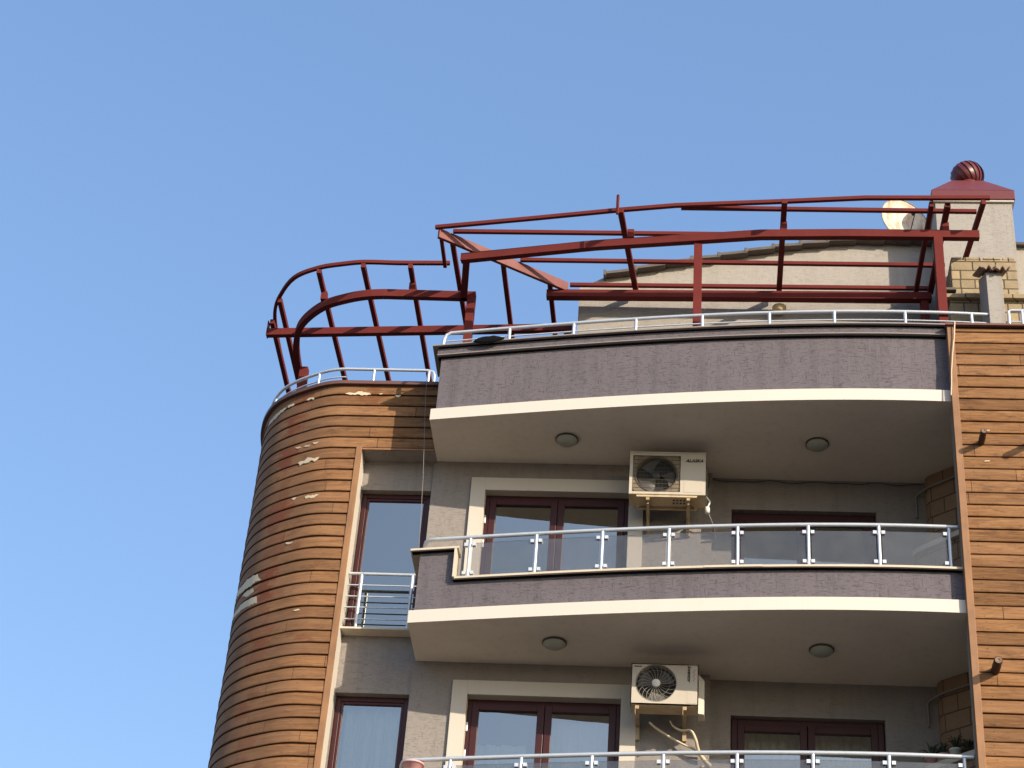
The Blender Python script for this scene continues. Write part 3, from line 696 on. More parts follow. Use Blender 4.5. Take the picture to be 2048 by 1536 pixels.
b = MB(); b.lathe((0, 0, 0), [(.15, 0), (.15, .06), (.12, .07)], 24); b.build('collar', M['cap_red'], cw)

# satellite dish
cen = Vector((3.03, .60, 20.95))
sd = thing('satellite_dish', 'rust stained white satellite dish behind the pergola beside the chimney', 'satellite dish', tuple(cen))
nrm = Vector((.50, -.62, -.10)).normalized()
nrm = Vector((.37, -.84, .06)).normalized()
ax = nrm.cross(Vector((0, 0, 1))).normalized(); ay = ax.cross(nrm).normalized(); RD = .42
b = MB(); rows = []
for j in range(9):
    r_ = RD * j / 8; dpt = .10 * (j / 8) ** 2
    rows.append([tuple(nrm * (dpt - .10) + (ax * math.cos(t) * .94 + ay * math.sin(t)) * (r_ + .0005)) for t in [2 * math.pi * k / 36 for k in range(36)]])
b.grid(rows, 0, True, True); b.build('reflector', M['dish'], sd, fixn=False)
b = MB(); b.tube([tuple((ax * math.cos(t) * .94 + ay * math.sin(t)) * RD) for t in [2 * math.pi * k / 36 for k in range(37)]], .007, 6); b.build('rim', M['pipe'], sd)
b = MB(); tip = nrm * .30 + ay * -.05 ; b.tube([tuple(-ay * RD), tuple(tip)], .008, 6); b.tube([tuple(tip), tuple(tip - nrm * .09)], .028, 8); b.build('feed_arm', M['darkcable'], sd)
b = MB(); b.tube([tuple(-nrm * .10), tuple(-nrm * .16), (-nrm.x * .16, -nrm.y * .16, -.75)], .022, 8); b.build('mast', M['steel'], sd)

# ---- red steel pergola
pg = thing('steel_pergola', 'unroofed red painted steel pergola frame standing round the roof terrace', 'pergola', (0, 0, 16.45))
PB, PT, RB, RT = 18.93, 19.055, 19.19, 19.27
def pgp(name, mb, mat='steel'): return keep(mb.build(name, M[mat], None, .004), pg)
fb = [(-3.29, -.83), (-1.41, -1.15), (.83, -1.41), (2.03, -1.44), (3.72, -1.44)]
b = MB(); b.ribbon(fb, .088, PB, PT); pgp('front_beam', b)
orl = [(-3.65, -1.135), (-2.29, -1.345), (-1.12, -1.535), (-.33, -1.645), (1.07, -1.745), (2.2, -1.835), (3.05, -1.845), (3.83, -1.855)]
b = MB(); b.ribbon(orl, .05, RT, RT + .055); pgp('edge_rail', b)
b = MB(); b.beam((-2.15, .07, 19.01), (3.25, .02, 19.01), .11, .125); pgp('wall_beam', b)
for n_, p_, q_ in (('r', (-.25, -1.60), (3.69, -1.575)), ('r', (-3.41, -1.05), (3.69, -1.04)), ('r', (-2.51, -.435), (3.40, -.42)), ('r', (-1.83, .12), (3.28, .10))):
    b = MB(); b.beam((*p_, RT), (*q_, RT), .05, .055); pgp('purlin', b)
for p_, q_, w_ in (((-1.07, -1.62), (-.885, .14), .075), ((1.13, -1.84), (1.14, .10), .075), ((3.07, -1.80), (3.05, .10), .06), ((3.285, -1.79), (3.25, .10), .075), ((3.745, -1.86), (3.62, -.35), .06)):
    b = MB(); b.beam((*p_, RB), (*q_, RB), w_, .08); pgp('rafter', b)
b = MB(); b.box(3.262, 3.308, -1.7905, -1.785, RB + .012, RB + .068); pgp('open_tube_end', b, 'black')
b = MB(); b.beam((-1.115, -1.665, RB - .06), (-1.10, -1.64, RB - .06), .035, .34); pgp('upright_plate', b)
b = MB(); b.beam((-3.60, -1.12, 19.125), (-1.86, .06, 19.125), .05, .155); pgp('hip_rafter', b, 'steel_hip')
b = MB(); b.beam((-3.58, -1.13, RT - .05), (-3.585, -.325, RT - .05), .05, .06); pgp('link_rail', b)
b = MB(); b.beam((-3.22, -.80, PB), (-3.33, .05, PB), .095, .125); pgp('link_beam', b)
# curved wing
mid = smoothpath([(-3.28, .03), (-4.42, .0), (-4.75, .03), (-5.05, .12), (-5.36, .27), (-5.66, .56), (-5.84, .86), (-5.95, 1.3), (-6.00, 1.85), (-6.02, 2.3)], 5)
b = MB(); b.ribbon(mid, .088, PB, PT); pgp('curved_beam', b)
out = smoothpath([(-3.52, -.345), (-4.24, -.335), (-4.75, -.345), (-5.05, -.30), (-5.42, -.205), (-5.82, .03), (-6.12, .50), (-6.24, .84), (-6.30, 1.35), (-6.34, 2.2), (-6.36, 3.0)], 5)
b = MB(); b.ribbon(out, .05, RT, RT + .055); pgp('edge_rail', b)
b = MB(); b.beam((-6.36, 1.08, 19.01), (-1.82, .85, 19.01), .085, .12); pgp('rear_beam', b)
b = MB(); b.box(-6.37, -6.355, 1.02, 1.13, 19.0, 19.26); pgp('end_plate', b)
for p_, q_ in (((-6.30, 1.0), (-6.36, 3.9)), ((-6.10, .48), (-6.16, 3.9)), ((-5.42, -.22), (-5.39, 3.9)), ((-4.76, -.36), (-4.70, 3.9)), ((-4.08, -.36), (-4.08, 3.9)), ((-3.43, -1.0), (-3.35, 3.9)), ((-2.75, -.50), (-2.71, 3.9)), ((-2.11, .0), (-2.05, 3.9))):
    b = MB(); b.beam((*p_, RB), (*q_, RB), .065, .08); pgp('rafter', b)
b = MB(); b.beam((-6.30, 3.85, 19.01), (-1.82, 3.85, 19.01), .10, .18); pgp('rear_beam', b)
for x, y in ((-.93, -1.225), (1.135, -1.42), (3.285, -1.44), (-5.395, .25), (-4.08, .015)):
    b = MB(); b.box(x - .045, x + .045, y - .042, y + .042, PT, RB + .005); pgp('packing_block', b)
for x, y, w_, zt in ((-.01, -1.26, .112, PB), (3.17, -1.45, .118, PB), (-3.215, .03, .118, 19.045), (-5.89, 1.78, .125, 18.93), (-1.88, .87, .10, 19.01), (3.15, .05, .11, 19.01), (-6.2, 3.85, .12, 19.01), (-2.2, 3.85, .12, 19.01)):
    b = MB(); b.post(x, y, 16.45, zt, w_); pgp('post', b)

# ---- roof railings (low tube rails on the copings)
def railing_top():
    t_ = thing('roof_railing', 'low white tubular railing on the coping above the top mauve balcony front', 'railing', (0, 0, 17.335))
    def k(n, b_): return keep(b_.build(n, M['alu'], None), t_)
    hp = [(x, F(x) + .08, 17.612) for x in [-3.24 + (3.60 + 3.24) * i / 24 for i in range(25)]]
    hp = [(-3.40, -.93, 17.335), (-3.39, -.94, 17.50), (-3.36, -.945, 17.575), (-3.30, -.95, 17.608)] + hp + [(3.735, F(3.735) + .08, 17.612)]
    b = MB(); b.tube(hp, .024, 8); k('handrail', b)
    b = MB(); b.tube([(x, F(x) + .08, 17.475) for x in [-3.36 + (3.70 + 3.36) * i / 24 for i in range(25)]], .011, 6); k('lower_rail', b)
    for x in (-2.50, -1.635, -.81, .06, .93, 1.765, 2.67, 3.52):
        b = MB(); b.tube([(x, F(x) + .08, 17.336), (x, F(x) + .08, 17.60)], .022, 8); k('post', b)
railing_top()
def railing_left():
    t_ = thing('roof_railing', 'low white tubular railing curving along the coping of the rounded timber tower', 'railing', (-4.5, -.2, 17.237))
    P = offset(tp, -.04)
    P = [p for p in P if p[1] < 4.5]; S = arclen(P)
    def k(n, b_): return keep(b_.build(n, M['alu'], None), t_)
    P3 = [(-3.58, -.24, 17.24), (-3.58, -.24, 17.40), (-3.60, -.24, 17.46), (-3.68, -.24, 17.485)] + [(x, y, 17.49) for x, y in P if x < -3.75] 
    b = MB(); b.tube(P3, .022, 8); k('handrail', b)
    b = MB(); b.tube([(x, y, 17.355) for x, y in P if x < -3.6], .011, 6); k('lower_rail', b)
    for s in (.24, 1.0, 1.80, 2.75, 3.7, 4.7):
        for i in range(len(S) - 1):
            if S[i] <= s <= S[i + 1]:
                t = (s - S[i]) / (S[i + 1] - S[i]); x = P[i][0] + (P[i + 1][0] - P[i][0]) * t; y = P[i][1] + (P[i + 1][1] - P[i][1]) * t
                b = MB(); b.tube([(x, y, 17.238), (x, y, 17.49)], .02, 8); k('post', b); break
railing_left()
t_ = thing('roof_railing', 'short white tubular railing right of the plastered pier with the tiles', 'railing', (4.2, -1.55, 17.305))
for n_, b_ in (('handrail', [(3.985, -1.57, 17.31), (3.985, -1.57, 17.62), (4.02, -1.57, 17.64), (7.0, -1.57, 17.64)]), ('lower_rail', [(3.99, -1.57, 17.46), (7.0, -1.57, 17.46)]), ('post', [(4.155, -1.57, 17.31), (4.155, -1.57, 17.63)]), ('post', [(5.0, -1.57, 17.31), (5.0, -1.57, 17.63)]), ('post', [(5.9, -1.57, 17.31), (5.9, -1.57, 17.63)])):
    b = MB(); b.tube(b_, .01 if n_ == 'lower_rail' else .022, 8); keep(b.build(n_, M['alu'], None), t_)

# ---- glass balustrades
def balustrade(z, label):
    t_ = thing('balcony_railing', label, 'railing', (0, -1.3, z + .613), 'glass railings of the balconies')
    def k(n, b_, m='alu'): return keep(b_.build(n, M[m], None), t_)
    zh = z + 1.222
    hp = [(x, F(x) + .10, zh) for x in [-3.20 + (3.15 + 3.20) * i / 26 for i in range(27)]]
    hp = [(-3.30, -.72, z + 1.048), (-3.355, -.76, z + 1.12), (-3.37, -.82, zh - .03), (-3.35, -.875, zh - .006), (-3.29, F(-3.29) + .10, zh)] + hp
    b = MB(); b.tube(hp, .026, 10); k('handrail', b)
    xs = [-2.775, -1.94, -1.12, -.303, .527, 1.373, 2.213, 3.045]
    for x in xs:
        y = F(x) + .10
        b = MB(); b.tube([(x, y, z + .613), (x, y, zh - .02)], .022, 10); b.tube([(x, y, z + .613), (x, y, z + .625)], .04, 10); k('post', b)
        for s in (-1, 1):
            if x > 3 and s > 0: continue
            for zz in (z + .705, z + 1.11):
                b = MB(); xx = x + s * .05; b.box(xx - .022, xx + .022, F(xx) + .072, F(xx) + .118, zz - .022, zz + .022); k('glass_clamp', b)
    for a, c in zip(xs, xs[1:]):
        a, c = a + .035, c - .035
        b = MB(); ya, yc = F(a) + .098, F(c) + .098
        b.hexa([(a, ya, z + .65), (c, yc, z + .65), (c, yc + .008, z + .65), (a, ya + .008, z + .65), (a, ya, z + 1.137), (c, yc, z + 1.137), (c, yc + .008, z + 1.137), (a, ya + .008, z + 1.137)])
        k('glass_panel', b, 'bglass')
    return t_
balustrade(ZL, 'smoked glass railing with round white posts on the middle balcony')
balustrade(ZL - ST, 'smoked glass railing with round white posts on the balcony at the bottom edge')
# ---- french balcony guard at the narrow window
t_ = thing('window_guard', 'white railing of five thin horizontal bars in front of the upper narrow window', 'railing', (-4.0, -.06, ZL + .38))
for zz, r_ in ((14.362, .021), (14.195, .0095), (14.03, .0095), (13.87, .0095), (13.70, .0095)):
    b = MB(); b.tube([(-4.435, -.06, zz), (-3.48, -.06, zz)], r_, 8); keep(b.build('rail', M['alu'], None), t_)
for x in (-4.268, -3.605):
    b = MB(); b.tube([(x, -.06, 13.54), (x, -.06, 14.345)], .021, 8); keep(b.build('post', M['alu'], None), t_)

# ---- ceiling lamps under the slabs
def lamp(x, y, z, label):
    t_ = thing('ceiling_light', label, 'ceiling light', (x, y, z), 'round ceiling lights under the balconies')
    b = MB(); b.lathe((0, 0, 0), [(.001, -.004), (.150, -.004), (.153, -.014), (.150, -.026), (.138, -.028)], 28); b.build('rim', M['lamprim'], t_)
    b = MB(); b.lathe((0, 0, 0), [(.142, -.022), (.137, -.038), (.112, -.062), (.07, -.080), (.03, -.087), (.001, -.088)], 28); b.build('glass_dome', M['lampglass'], t_)
for x, y, z, lb in ((-1.68, -.61, ZU, 'round frosted light under the top balcony, left of the air conditioner'), (1.57, -.62, ZU, 'round frosted light under the top balcony, towards the right tower'),
                    (-1.68, -.61, ZL, 'round frosted light under the middle balcony, left of the air conditioner'), (1.56, -.63, ZL, 'round frosted light under the middle balcony, towards the right tower')):
    lamp(x, y, z, lb)
for z in LEVELS[2:5]:
    pass

# ---- air conditioners
RX = Matrix.Rotation(R(90), 4, 'X')
def ac_upper():
    x0, x1, y0, y1, z0, z1 = -.845, .138, -.57, -.26, 15.36, 15.985
    t_ = thing('air_conditioner', 'upper off white air conditioner outdoor unit with dark square grille', 'air conditioner', (-.35, -.4, z0))
    def k(n, b_, m, bv=.0): return keep(b_.build(n, M[m], None, bv), t_)
    cx, cz, r_ = -.50, 15.665, .262
    b = MB(); gx0, gx1, gz0, gz1 = -.80, -.19, 15.40, 15.945
    # casing as a shell with the fan opening left out
    b.box(x0, gx0, y0, y1, z0, z1); b.box(gx1, x1, y0, y1, z0, z1); b.box(gx0, gx1, y0, y1, z0, gz0); b.box(gx0, gx1, y0, y1, gz1, z1); b.box(gx0, gx1, y1 - .02, y1, gz0, gz1)
    k('casing', b, 'ac')
    b = MB(); b.box(x0 - .006, x1 + .006, y0 - .008, y1, z1, z1 + .018); k('lid', b, 'ac')
    # square front with a round hole
    b = MB(); n = 40; ring, outr = [], []
    for q in range(n):
        t = 2 * math.pi * q / n; ring.append((cx + r_ * math.cos(t), y0 + .012, cz + r_ * math.sin(t)))
        c_, s_ = math.cos(t), math.sin(t); 
        kx = (gx1 - cx if c_ > 0 else cx - gx0) / max(abs(c_), 1e-6); kz = (gz1 - cz if s_ > 0 else cz - gz0) / max(abs(s_), 1e-6); kk = min(kx, kz)
        outr.append((cx + kk * c_, y0 + .012, cz + kk * s_))
    b.grid([ring, outr], 0, True); b.grid([ring, [(p[0], p[1] + .08, p[2]) for p in ring]], 0, True, True)
    k('grille_panel', b, 'acdirty')
    b = MB(); b.box(gx0, gx1, y0 + .10, y0 + .105, gz0, gz1); k('fan_cavity', b, 'acdark')
    b = MB()
    for q in range(1, 9):
        zz = gz0 + (gz1 - gz0) * q / 9; b.tube([(gx0, y0 + .004, zz), (gx1, y0 + .004, zz)], .0026, 5)
    for q in range(34):
        xx = gx0 + (gx1 - gx0) * (q + .5) / 34; b.tube([(xx, y0 + .002, gz0), (xx, y0 + .002, gz1)], .0011, 4)
    b.tube([(cx + (r_ + .012) * math.cos(t), y0 + .004, cz + (r_ + .012) * math.sin(t)) for t in [2 * math.pi * q / 40 for q in range(41)]], .005, 5)
    b.tube([(gx0, y0, gz0), (gx1, y0, gz0), (gx1, y0, gz1), (gx0, y0, gz1), (gx0, y0, gz0)], .005, 5)
    k('wire_guard', b, 'grilledark')
    b = MB(); b.lathe((cx, y0 + .03, cz), [(.001, 0), (.045, .002), (.052, .03), (.052, .06)], 20, axis='y')
    for q in range(3):
        a0 = 2.25 + q * 2.094; rows = []
        for j in range(8):
            rr = .045 + .195 * j / 7; row = []
            for i in range(6):
                aa = a0 + (i / 5 - .5) * (.55 + .65 * j / 7) - .35 * j / 7; row.append((cx + rr * math.cos(aa), y0 + .035 + .045 * i / 5, cz + rr * math.sin(aa)))
            rows.append(row)
        b.grid(rows, 0, smooth=True)
    k('fan', b, 'blade')
    b = MB(); b.box(-.14, .10, y0 - .003, y0, 15.39, 15.80); k('service_panel', b, 'ac')
    b = MB()
    b.box(-.76, -.68, y0 + .03, y1, z0 - .012, z0); b.box(-.745, .03, y0 + .012, y0 + .05, z0 - .034, z0 - .001); b.box(x0 + .002, x1 - .002, y0 + .004, y1 - .002, z0 - .004, z0 - .0005); b.box(-.745, .03, y1 - .005, y1 + .03, z0 - .034, z0 - .005); b.box(-.745, -.715, y0 + .05, y1 - .005, z0 - .03, z0 - .005); b.box(.0, .03, y0 + .05, y1 - .005, z0 - .03, z0 - .005)
    b.box(-.70, .0, y0 + .09, y1 - .05, z0 - .006, z0)
    for q in range(9): b.box(-.28 + .045 * (q % 5), -.255 + .045 * (q % 5), y0 + .12 + .07 * (q // 5), y0 + .15 + .07 * (q // 5), z0 - .010, z0 - .005, 1)
    keep(b.build('base_tray', [M['tray'], M['acdark']], None), t_)
    for x in (-.60, -.08):
        b = MB(); b.box(x - .022, x + .022, y0 + .02, -.002, z0 - .075, z0 - .032); b.box(x - .022, x + .022, -.045, -.002, z0 - .30, z0 - .03); b.box(x - .028, x + .028, y0 + .02, y0 + .06, z0 - .03, z0 + .0)
        b.hexa([(x - .012, y0 + .08, z0 - .10), (x + .012, y0 + .08, z0 - .10), (x + .012, -.04, z0 - .30), (x - .012, -.04, z0 - .30), (x - .012, y0 + .08, z0 - .075), (x + .012, y0 + .08, z0 - .075), (x + .012, -.04, z0 - .27), (x - .012, -.04, z0 - .27)])
        k('bracket', b, 'rust')
    o = text_obj('ALASKA', .062, M['black'], Matrix.Translation((-.005, y0 - .005, 15.875)).translation, RX, 'lettering', None, .35); keep(o, t_)
    o.data.transform(Matrix.Translation((-.005, 0, 0)) @ Matrix.Scale(1.0, 4))
    b = MB(); b.lathe((.165, -.30, 15.30), [(.001, -.05), (.03, -.045), (.035, 0), (.03, .04), (.001, .045)], 10); b.tube([(.15, -.30, 15.5), (.20, -.31, 15.42), (.17, -.30, 15.34)], .012); k('valve', b, 'whitepot')
ac_upper()
def ac_lower():
    x0, x1, y0, y1, z0, z1 = -.727, .083, -.57, -.30, 12.385, 12.925
    t_ = thing('air_conditioner', 'lower white air conditioner outdoor unit with round spoked grille', 'air conditioner', (-.3, -.4, z0))
    def k(n, b_, m, bv=.0): return keep(b_.build(n, M[m], None, bv), t_)
    cx, cz, r_ = -.425, 12.668, .245
    b = MB(); b.box(x0, x1, y0 + .10, y1, z0, z1)
    n = 48; ring, outr = [], []
    for q in range(n):
        t = 2 * math.pi * (q + .5) / n; c_, s_ = math.cos(t), math.sin(t); ring.append((cx + r_ * c_, y0, cz + r_ * s_))
        kk = min((x1 - cx if c_ > 0 else cx - x0) / max(abs(c_), 1e-6), (z1 - cz if s_ > 0 else cz - z0) / max(abs(s_), 1e-6)); outr.append((cx + kk * c_, y0, cz + kk * s_))
    b.grid([ring, outr, [(p[0], y0 + .10, p[2]) for p in outr]], 0, True)
    for X_, Z_ in ((x0, z0), (x1, z0), (x1, z1), (x0, z1)):
        near = sorted(outr, key=lambda p: (p[0] - X_) ** 2 + (p[2] - Z_) ** 2)[:2]; b.face([near[0], near[1], (X_, y0, Z_)])
    b.grid([ring, [(p[0], y0 + .09, p[2]) for p in ring]], 0, True, True)
    b.box(x0, x1, y0, y0 + .10, z0, z0 + .012); b.box(x0, x1, y0, y0 + .10, z1 - .012, z1); b.box(x0, x0 + .01, y0, y0 + .1, z0, z1); b.box(x1 - .01, x1, y0, y0 + .1, z0, z1)
    k('casing', b, 'ac')
    b = MB(); b.box(cx - .24, cx + .24, y0 + .092, y0 + .097, cz - .24, cz + .24); k('fan_cavity', b, 'acdark')
    b = MB(); b.prism([(x1 + .001, -.50), (.158, -.48), (.162, -.30), (x1 + .001, -.28)], 12.31, 12.76); b.hexa([(x1 + .001, -.50, 12.76), (.158, -.48, 12.76), (.162, -.30, 12.76), (x1 + .001, -.28, 12.76), (x1 + .001, -.50, 12.84), (.10, -.48, 12.83), (.10, -.30, 12.83), (x1 + .001, -.28, 12.84)]); k('valve_cover', b, 'ac', .004)
    b = MB()
    for q in range(22):
        a0 = 2 * math.pi * q / 22; pts = []
        for j in range(8):
            rr = .05 + (r_ - .05) * j / 7; aa = a0 + .55 * (j / 7) ** 2 - .25 * (j / 7); pts.append((cx + rr * math.cos(aa), y0 + .004 + .006 * math.sin(j), cz + rr * math.sin(aa)))
        b.tube(pts, .003, 5)
    for rr in (.246, .17): b.tube([(cx + rr * math.cos(t), y0, cz + rr * math.sin(t)) for t in [2 * math.pi * q / 40 for q in range(41)]], .005 if rr > .2 else .002, 5)
    k('round_grille', b, 'grillewire')
    b = MB(); b.lathe((cx, y0 - .012, cz), [(.001, 0), (.048, .002), (.052, .012), (.052, .03)], 24, axis='y'); k('hub_disc', b, 'whitepot')
    b = MB()
    for q in range(3):
        a0 = .6 + q * 2.094; rows = []
        for j in range(7):
            rr = .045 + .175 * j / 6; rows.append([(cx + rr * math.cos(a0 + (i / 5 - .5) * 1.1), y0 + .04 + .035 * i / 5, cz + rr * math.sin(a0 + (i / 5 - .5) * 1.1)) for i in range(6)])
        b.grid(rows, 0, smooth=True)
    k('fan', b, 'blade')
    b = MB(); b.box(-.05, .06, y0 - .003, y0, 12.41, 12.60); k('service_panel', b, 'ac')
    b = MB(); b.box(x0 + .03, x1 - .03, y0 + .02, y1 - .01, z0 - .008, z0); b.box(x0 + .1, x1 - .2, y0 + .10, y0 + .13, z0 - .012, z0); k('base_tray', b, 'tray')
    for x in (-.645, -.075):
        b = MB(); b.box(x - .024, x + .024, y0 + .02, -.002, z0 - .055, z0 - .012); b.box(x - .024, x + .024, -.04, -.002, z0 - .22, z0 - .012)
        b.box(x - .024, x - .018, y0 + .02, y0 + .12, z0 - .12, z0 - .05); k('bracket', b, 'rust')
    v = text_obj('inventor', .062, M['black'], Vector((0, 0, 0)), Matrix.Identity(4), 'lettering', None, .25)
    v.data.transform(Matrix.Translation((-.028, y0 - .003, 12.80)) @ Matrix.Rotation(R(90), 4, 'Y') @ RX @ Matrix.Scale(1.0, 4)); keep(v, t_)
    v = text_obj('Inverter', .026, M['black'], Vector((-.645, y0 - .003, 12.885)), RX, 'lettering', None); keep(v, t_)
    b = MB()
    for q in range(6): b.box(.02 + .012 * (q % 2), .03 + .012 * (q % 2), y0 - .003, y0 - .0005, 12.70 + .028 * q, 12.722 + .028 * q)
    k('faded_print', b, 'pink')
ac_lower()
# hoses and pipes of the lower unit
def smooth3(P, n=5):
    P = [Vector(p) for p in P]; out = []
    for i in range(len(P) - 1):
        p0, p1, p2, p3 = P[max(i - 1, 0)], P[i], P[i + 1], P[min(i + 2, len(P) - 1)]
        for k in range(n):
            t = k / n; out.append(.5 * ((2 * p1) + (p2 - p0) * t + (2 * p0 - 5 * p1 + 4 * p2 - p3) * t * t + (3 * p1 - p0 - 3 * p2 + p3) * t**3))
    return out + [P[-1]]
hs = MB(); hs.tube(smooth3([(-.50, -.25, 12.30), (-.42, -.20, 12.25), (-.25, -.15, 12.16), (-.08, -.12, 12.08), (.05, -.10, 12.03), (.14, -.02, 11.97), (.20, .06, 11.90), (.23, .10, 11.80)]), .014)
hs.tube(smooth3([(-.25, -.25, 12.33), (-.21, -.22, 12.27), (-.12, -.2, 12.23), (0, -.22, 12.22), (.06, -.2, 12.12), (.10, -.12, 12.0), (.16, -.05, 11.93), (.235, .06, 11.90)]), [.011 + .019 * (i / 35) ** 1.6 for i in range(36)])
hs.tube([(.15, .12, 11.92), (.15, .12, 10.4)], .018); hs.tube([(.20, .12, 11.92), (.20, .12, 10.4)], .018)
tag(hs.build('drain_hose', M['hose']), 'beige wrapped hoses looping down from the lower air conditioner to the wall', 'hose')
hs = MB(); hs.tube([(.15, -.28, 15.33), (.20, -.2, 15.25), (.26, -.05, 15.18), (.27, .1, 15.12)], .013); hs.tube([(.145, -.3, 15.9), (.16, -.3, 15.75), (.15, -.3, 15.4)], .008)
tag(hs.build('drain_hose', M['pipe']), 'short grey hose beside the upper air conditioner', 'hose')
# cable strung below the top soffit
cb_ = MB(); pts = []
for i in range(30):
    x = .25 + 2.75 * i / 29; pts.append((x, .255, 16.128 - .028 * abs(math.sin(i * .42)) - .01 * math.sin(i * 1.3)))
cb_.tube([(.18, .1, 15.9), (.2, .12, 16.10)] + pts, .006, 5)
tag(cb_.build('cable', M['darkcable']), 'thin dark cable sagging along the wall just under the top soffit', 'cable')
cb_ = MB(); cb_.tube([(-3.66, -.36, 17.24), (-3.64, -.42, 16.9), (-3.50, -.75, 15.4), (-3.415, -1.0, 14.215)], .0035, 5)
tag(cb_.build('rope', M['pipe']), 'thin pale rope hanging from the roof edge to the middle balcony corner', 'rope')
cb_ = MB(); cb_.tube([(3.262, -1.60, 17.34), (3.266, -1.745, 17.31), (3.25, -1.735, 17.1), (3.215, -1.73, 16.85), (3.185, -1.725, 16.57), (3.172, -1.725, 16.35), (3.158, -1.72, 16.18)], .009, 6)
tag(cb_.build('cable', M['cable']), 'pale cable running down the timber corner from the roof coping', 'cable')
# wall lamp on the penthouse
wlp = MB(); wlp.lathe((1.145, .19, 18.95), [(.001, -.05), (.05, -.045), (.082, -.02), (.10, .02), (.10, .045), (.001, .05)], 20)
tag(wlp.build('wall_lamp', M['yellowlamp']), 'small yellowed lamp on the penthouse wall behind the pergola', 'wall lamp')
# black cloth caught on the coping
rg = MB(); rows = []
for i in range(9):
    x = -2.95 + .40 * i / 8; yb = F(x); w_ = [.02, .05, .07, .075, .07, .08, .06, .04, .01][i]
    rows.append([(x, yb + .16, 17.345 + w_ * .8), (x, yb - .02, 17.35 + w_ * 1.1), (x, yb - .062, 17.345 + w_ * .75), (x, yb - .075, 17.335), (x - .02, yb - .07, 17.335 - w_ * .7)])
rg.grid(rows, 0, smooth=True); o = rg.build('black_cloth', M['black'], fixn=False)
md = o.modifiers.new('solid', 'SOLIDIFY'); md.thickness = .008
tag(o, 'rumpled black plastic scrap lying on the coping near the left end', 'plastic scrap')

# ---- stone fireplace on the roof
fp = thing('stone_fireplace', 'yellow stone block barbecue chimney breast in front of the tall chimney', 'fireplace', (3.9, -.6, 16.45))
b = MB(); b.box(3.42, 4.30, -.80, -.36, 18.40, 19.10); keep(b.build('breast', M['stone'], None, .01), fp)
b = MB(); b.box(3.36, 5.4, -.88, -.36, 16.45, 18.33); keep(b.build('hearth_wall', M['stone'], None, .01), fp)
b = MB(); b.box(3.30, 5.46, -.95, -.36, 18.33, 18.40); keep(b.build('mantel', M['stone'], None, .008), fp)
b = MB()
for i, x in enumerate((3.43, 3.60, 3.86, 4.12)): b.box(x, x + (.15, .24, .24, .17)[i], -.81 + .01 * (i % 2), -.5, 19.10, 19.135 + .012 * (i % 2))
keep(b.build('top_stones', M['stone'], None, .012), fp)
b = MB(); b.box(3.28, 3.44, -1.0, -.80, 18.42, 18.46); keep(b.build('shelf_slab', M['tile'], None, .004), fp)
# plastered pier with roof tiles on its sloping top
pi_ = thing('divider_pier', 'narrow pale plastered pier with roof tiles on top beside the railing', 'pier', (3.85, -1.5, 17.3))
b = MB(); b.hexa([(3.745, -1.56, 17.306), (3.945, -1.56, 17.306), (3.945, -.96, 17.306), (3.745, -.96, 17.306), (3.745, -1.56, 18.27), (3.945, -1.56, 18.27), (3.945, -.96, 18.62), (3.745, -.96, 18.62)])
keep(b.build('pier_body', M['chim'], None, .004), pi_)
for x, dz in ((3.665, .012), (3.84, 0)):
    rows = []
    for j in range(5):
        t = j / 4; rows.append([(x + .20 * i / 16, -1.65 + .60 * t + .02 * math.sin(i * 1.1), 18.285 + dz + .33 * t + .024 * math.sin(i / 16 * 4 * math.pi + 1)) for i in range(17)])
    b = MB(); b.grid(rows, 0, smooth=True); o = keep(b.build('roof_tile', M['terracotta'], None, fixn=False), pi_)
    md = o.modifiers.new('solid', 'SOLIDIFY'); md.thickness = .022

# ---- corner fireplaces on the balconies
def corner_fp(z, label):
    t_ = thing('corner_fireplace', label, 'fireplace', (3.1, 0, z + .19))
    zf = z + .191; za = z + 1.69
    b = MB(); b.prism([(3.03, .279), (3.03, .17), (3.06, .10), (XR - .002, -.20), (XR - .002, .279)], za + .08, z + ST - .002); keep(b.build('breast', M['brick'], None), t_)
    b = MB(); b.prism([(2.86, .279), (2.84, .0), (2.88, -.08), (XR - .002, -.60), (XR - .002, .279)], zf, za); keep(b.build('firebox', M['brick'], None), t_)
    b = MB(); b.prism([(2.83, .279), (2.79, -.02), (2.83, -.12), (XR - .002, -.70), (XR - .002, .279)], za + .001, za + .079); keep(b.build('mantel', M['sill'], None, .006), t_)
corner_fp(ZL, 'ochre stone corner fireplace with a smooth mantel on the middle balcony')
corner_fp(ZL - ST, 'ochre stone corner fireplace with flower pots on its mantel on the lowest balcony')
for z, lb in ((ZU, 'thin grey pipe bent round the fireplace corner under the top soffit'), (ZL, 'thin grey pipe bent round the fireplace corner under the middle soffit')):
    b = MB(); b.tube([(2.905, .25, z - .56), (2.905, .25, z - .25), (2.93, .22, z - .215), (3.05, .07, z - .20), (XR, -.24, z - .19)], .016, 8)
    tag(b.build('pipe', M['pipe']), lb, 'pipe')

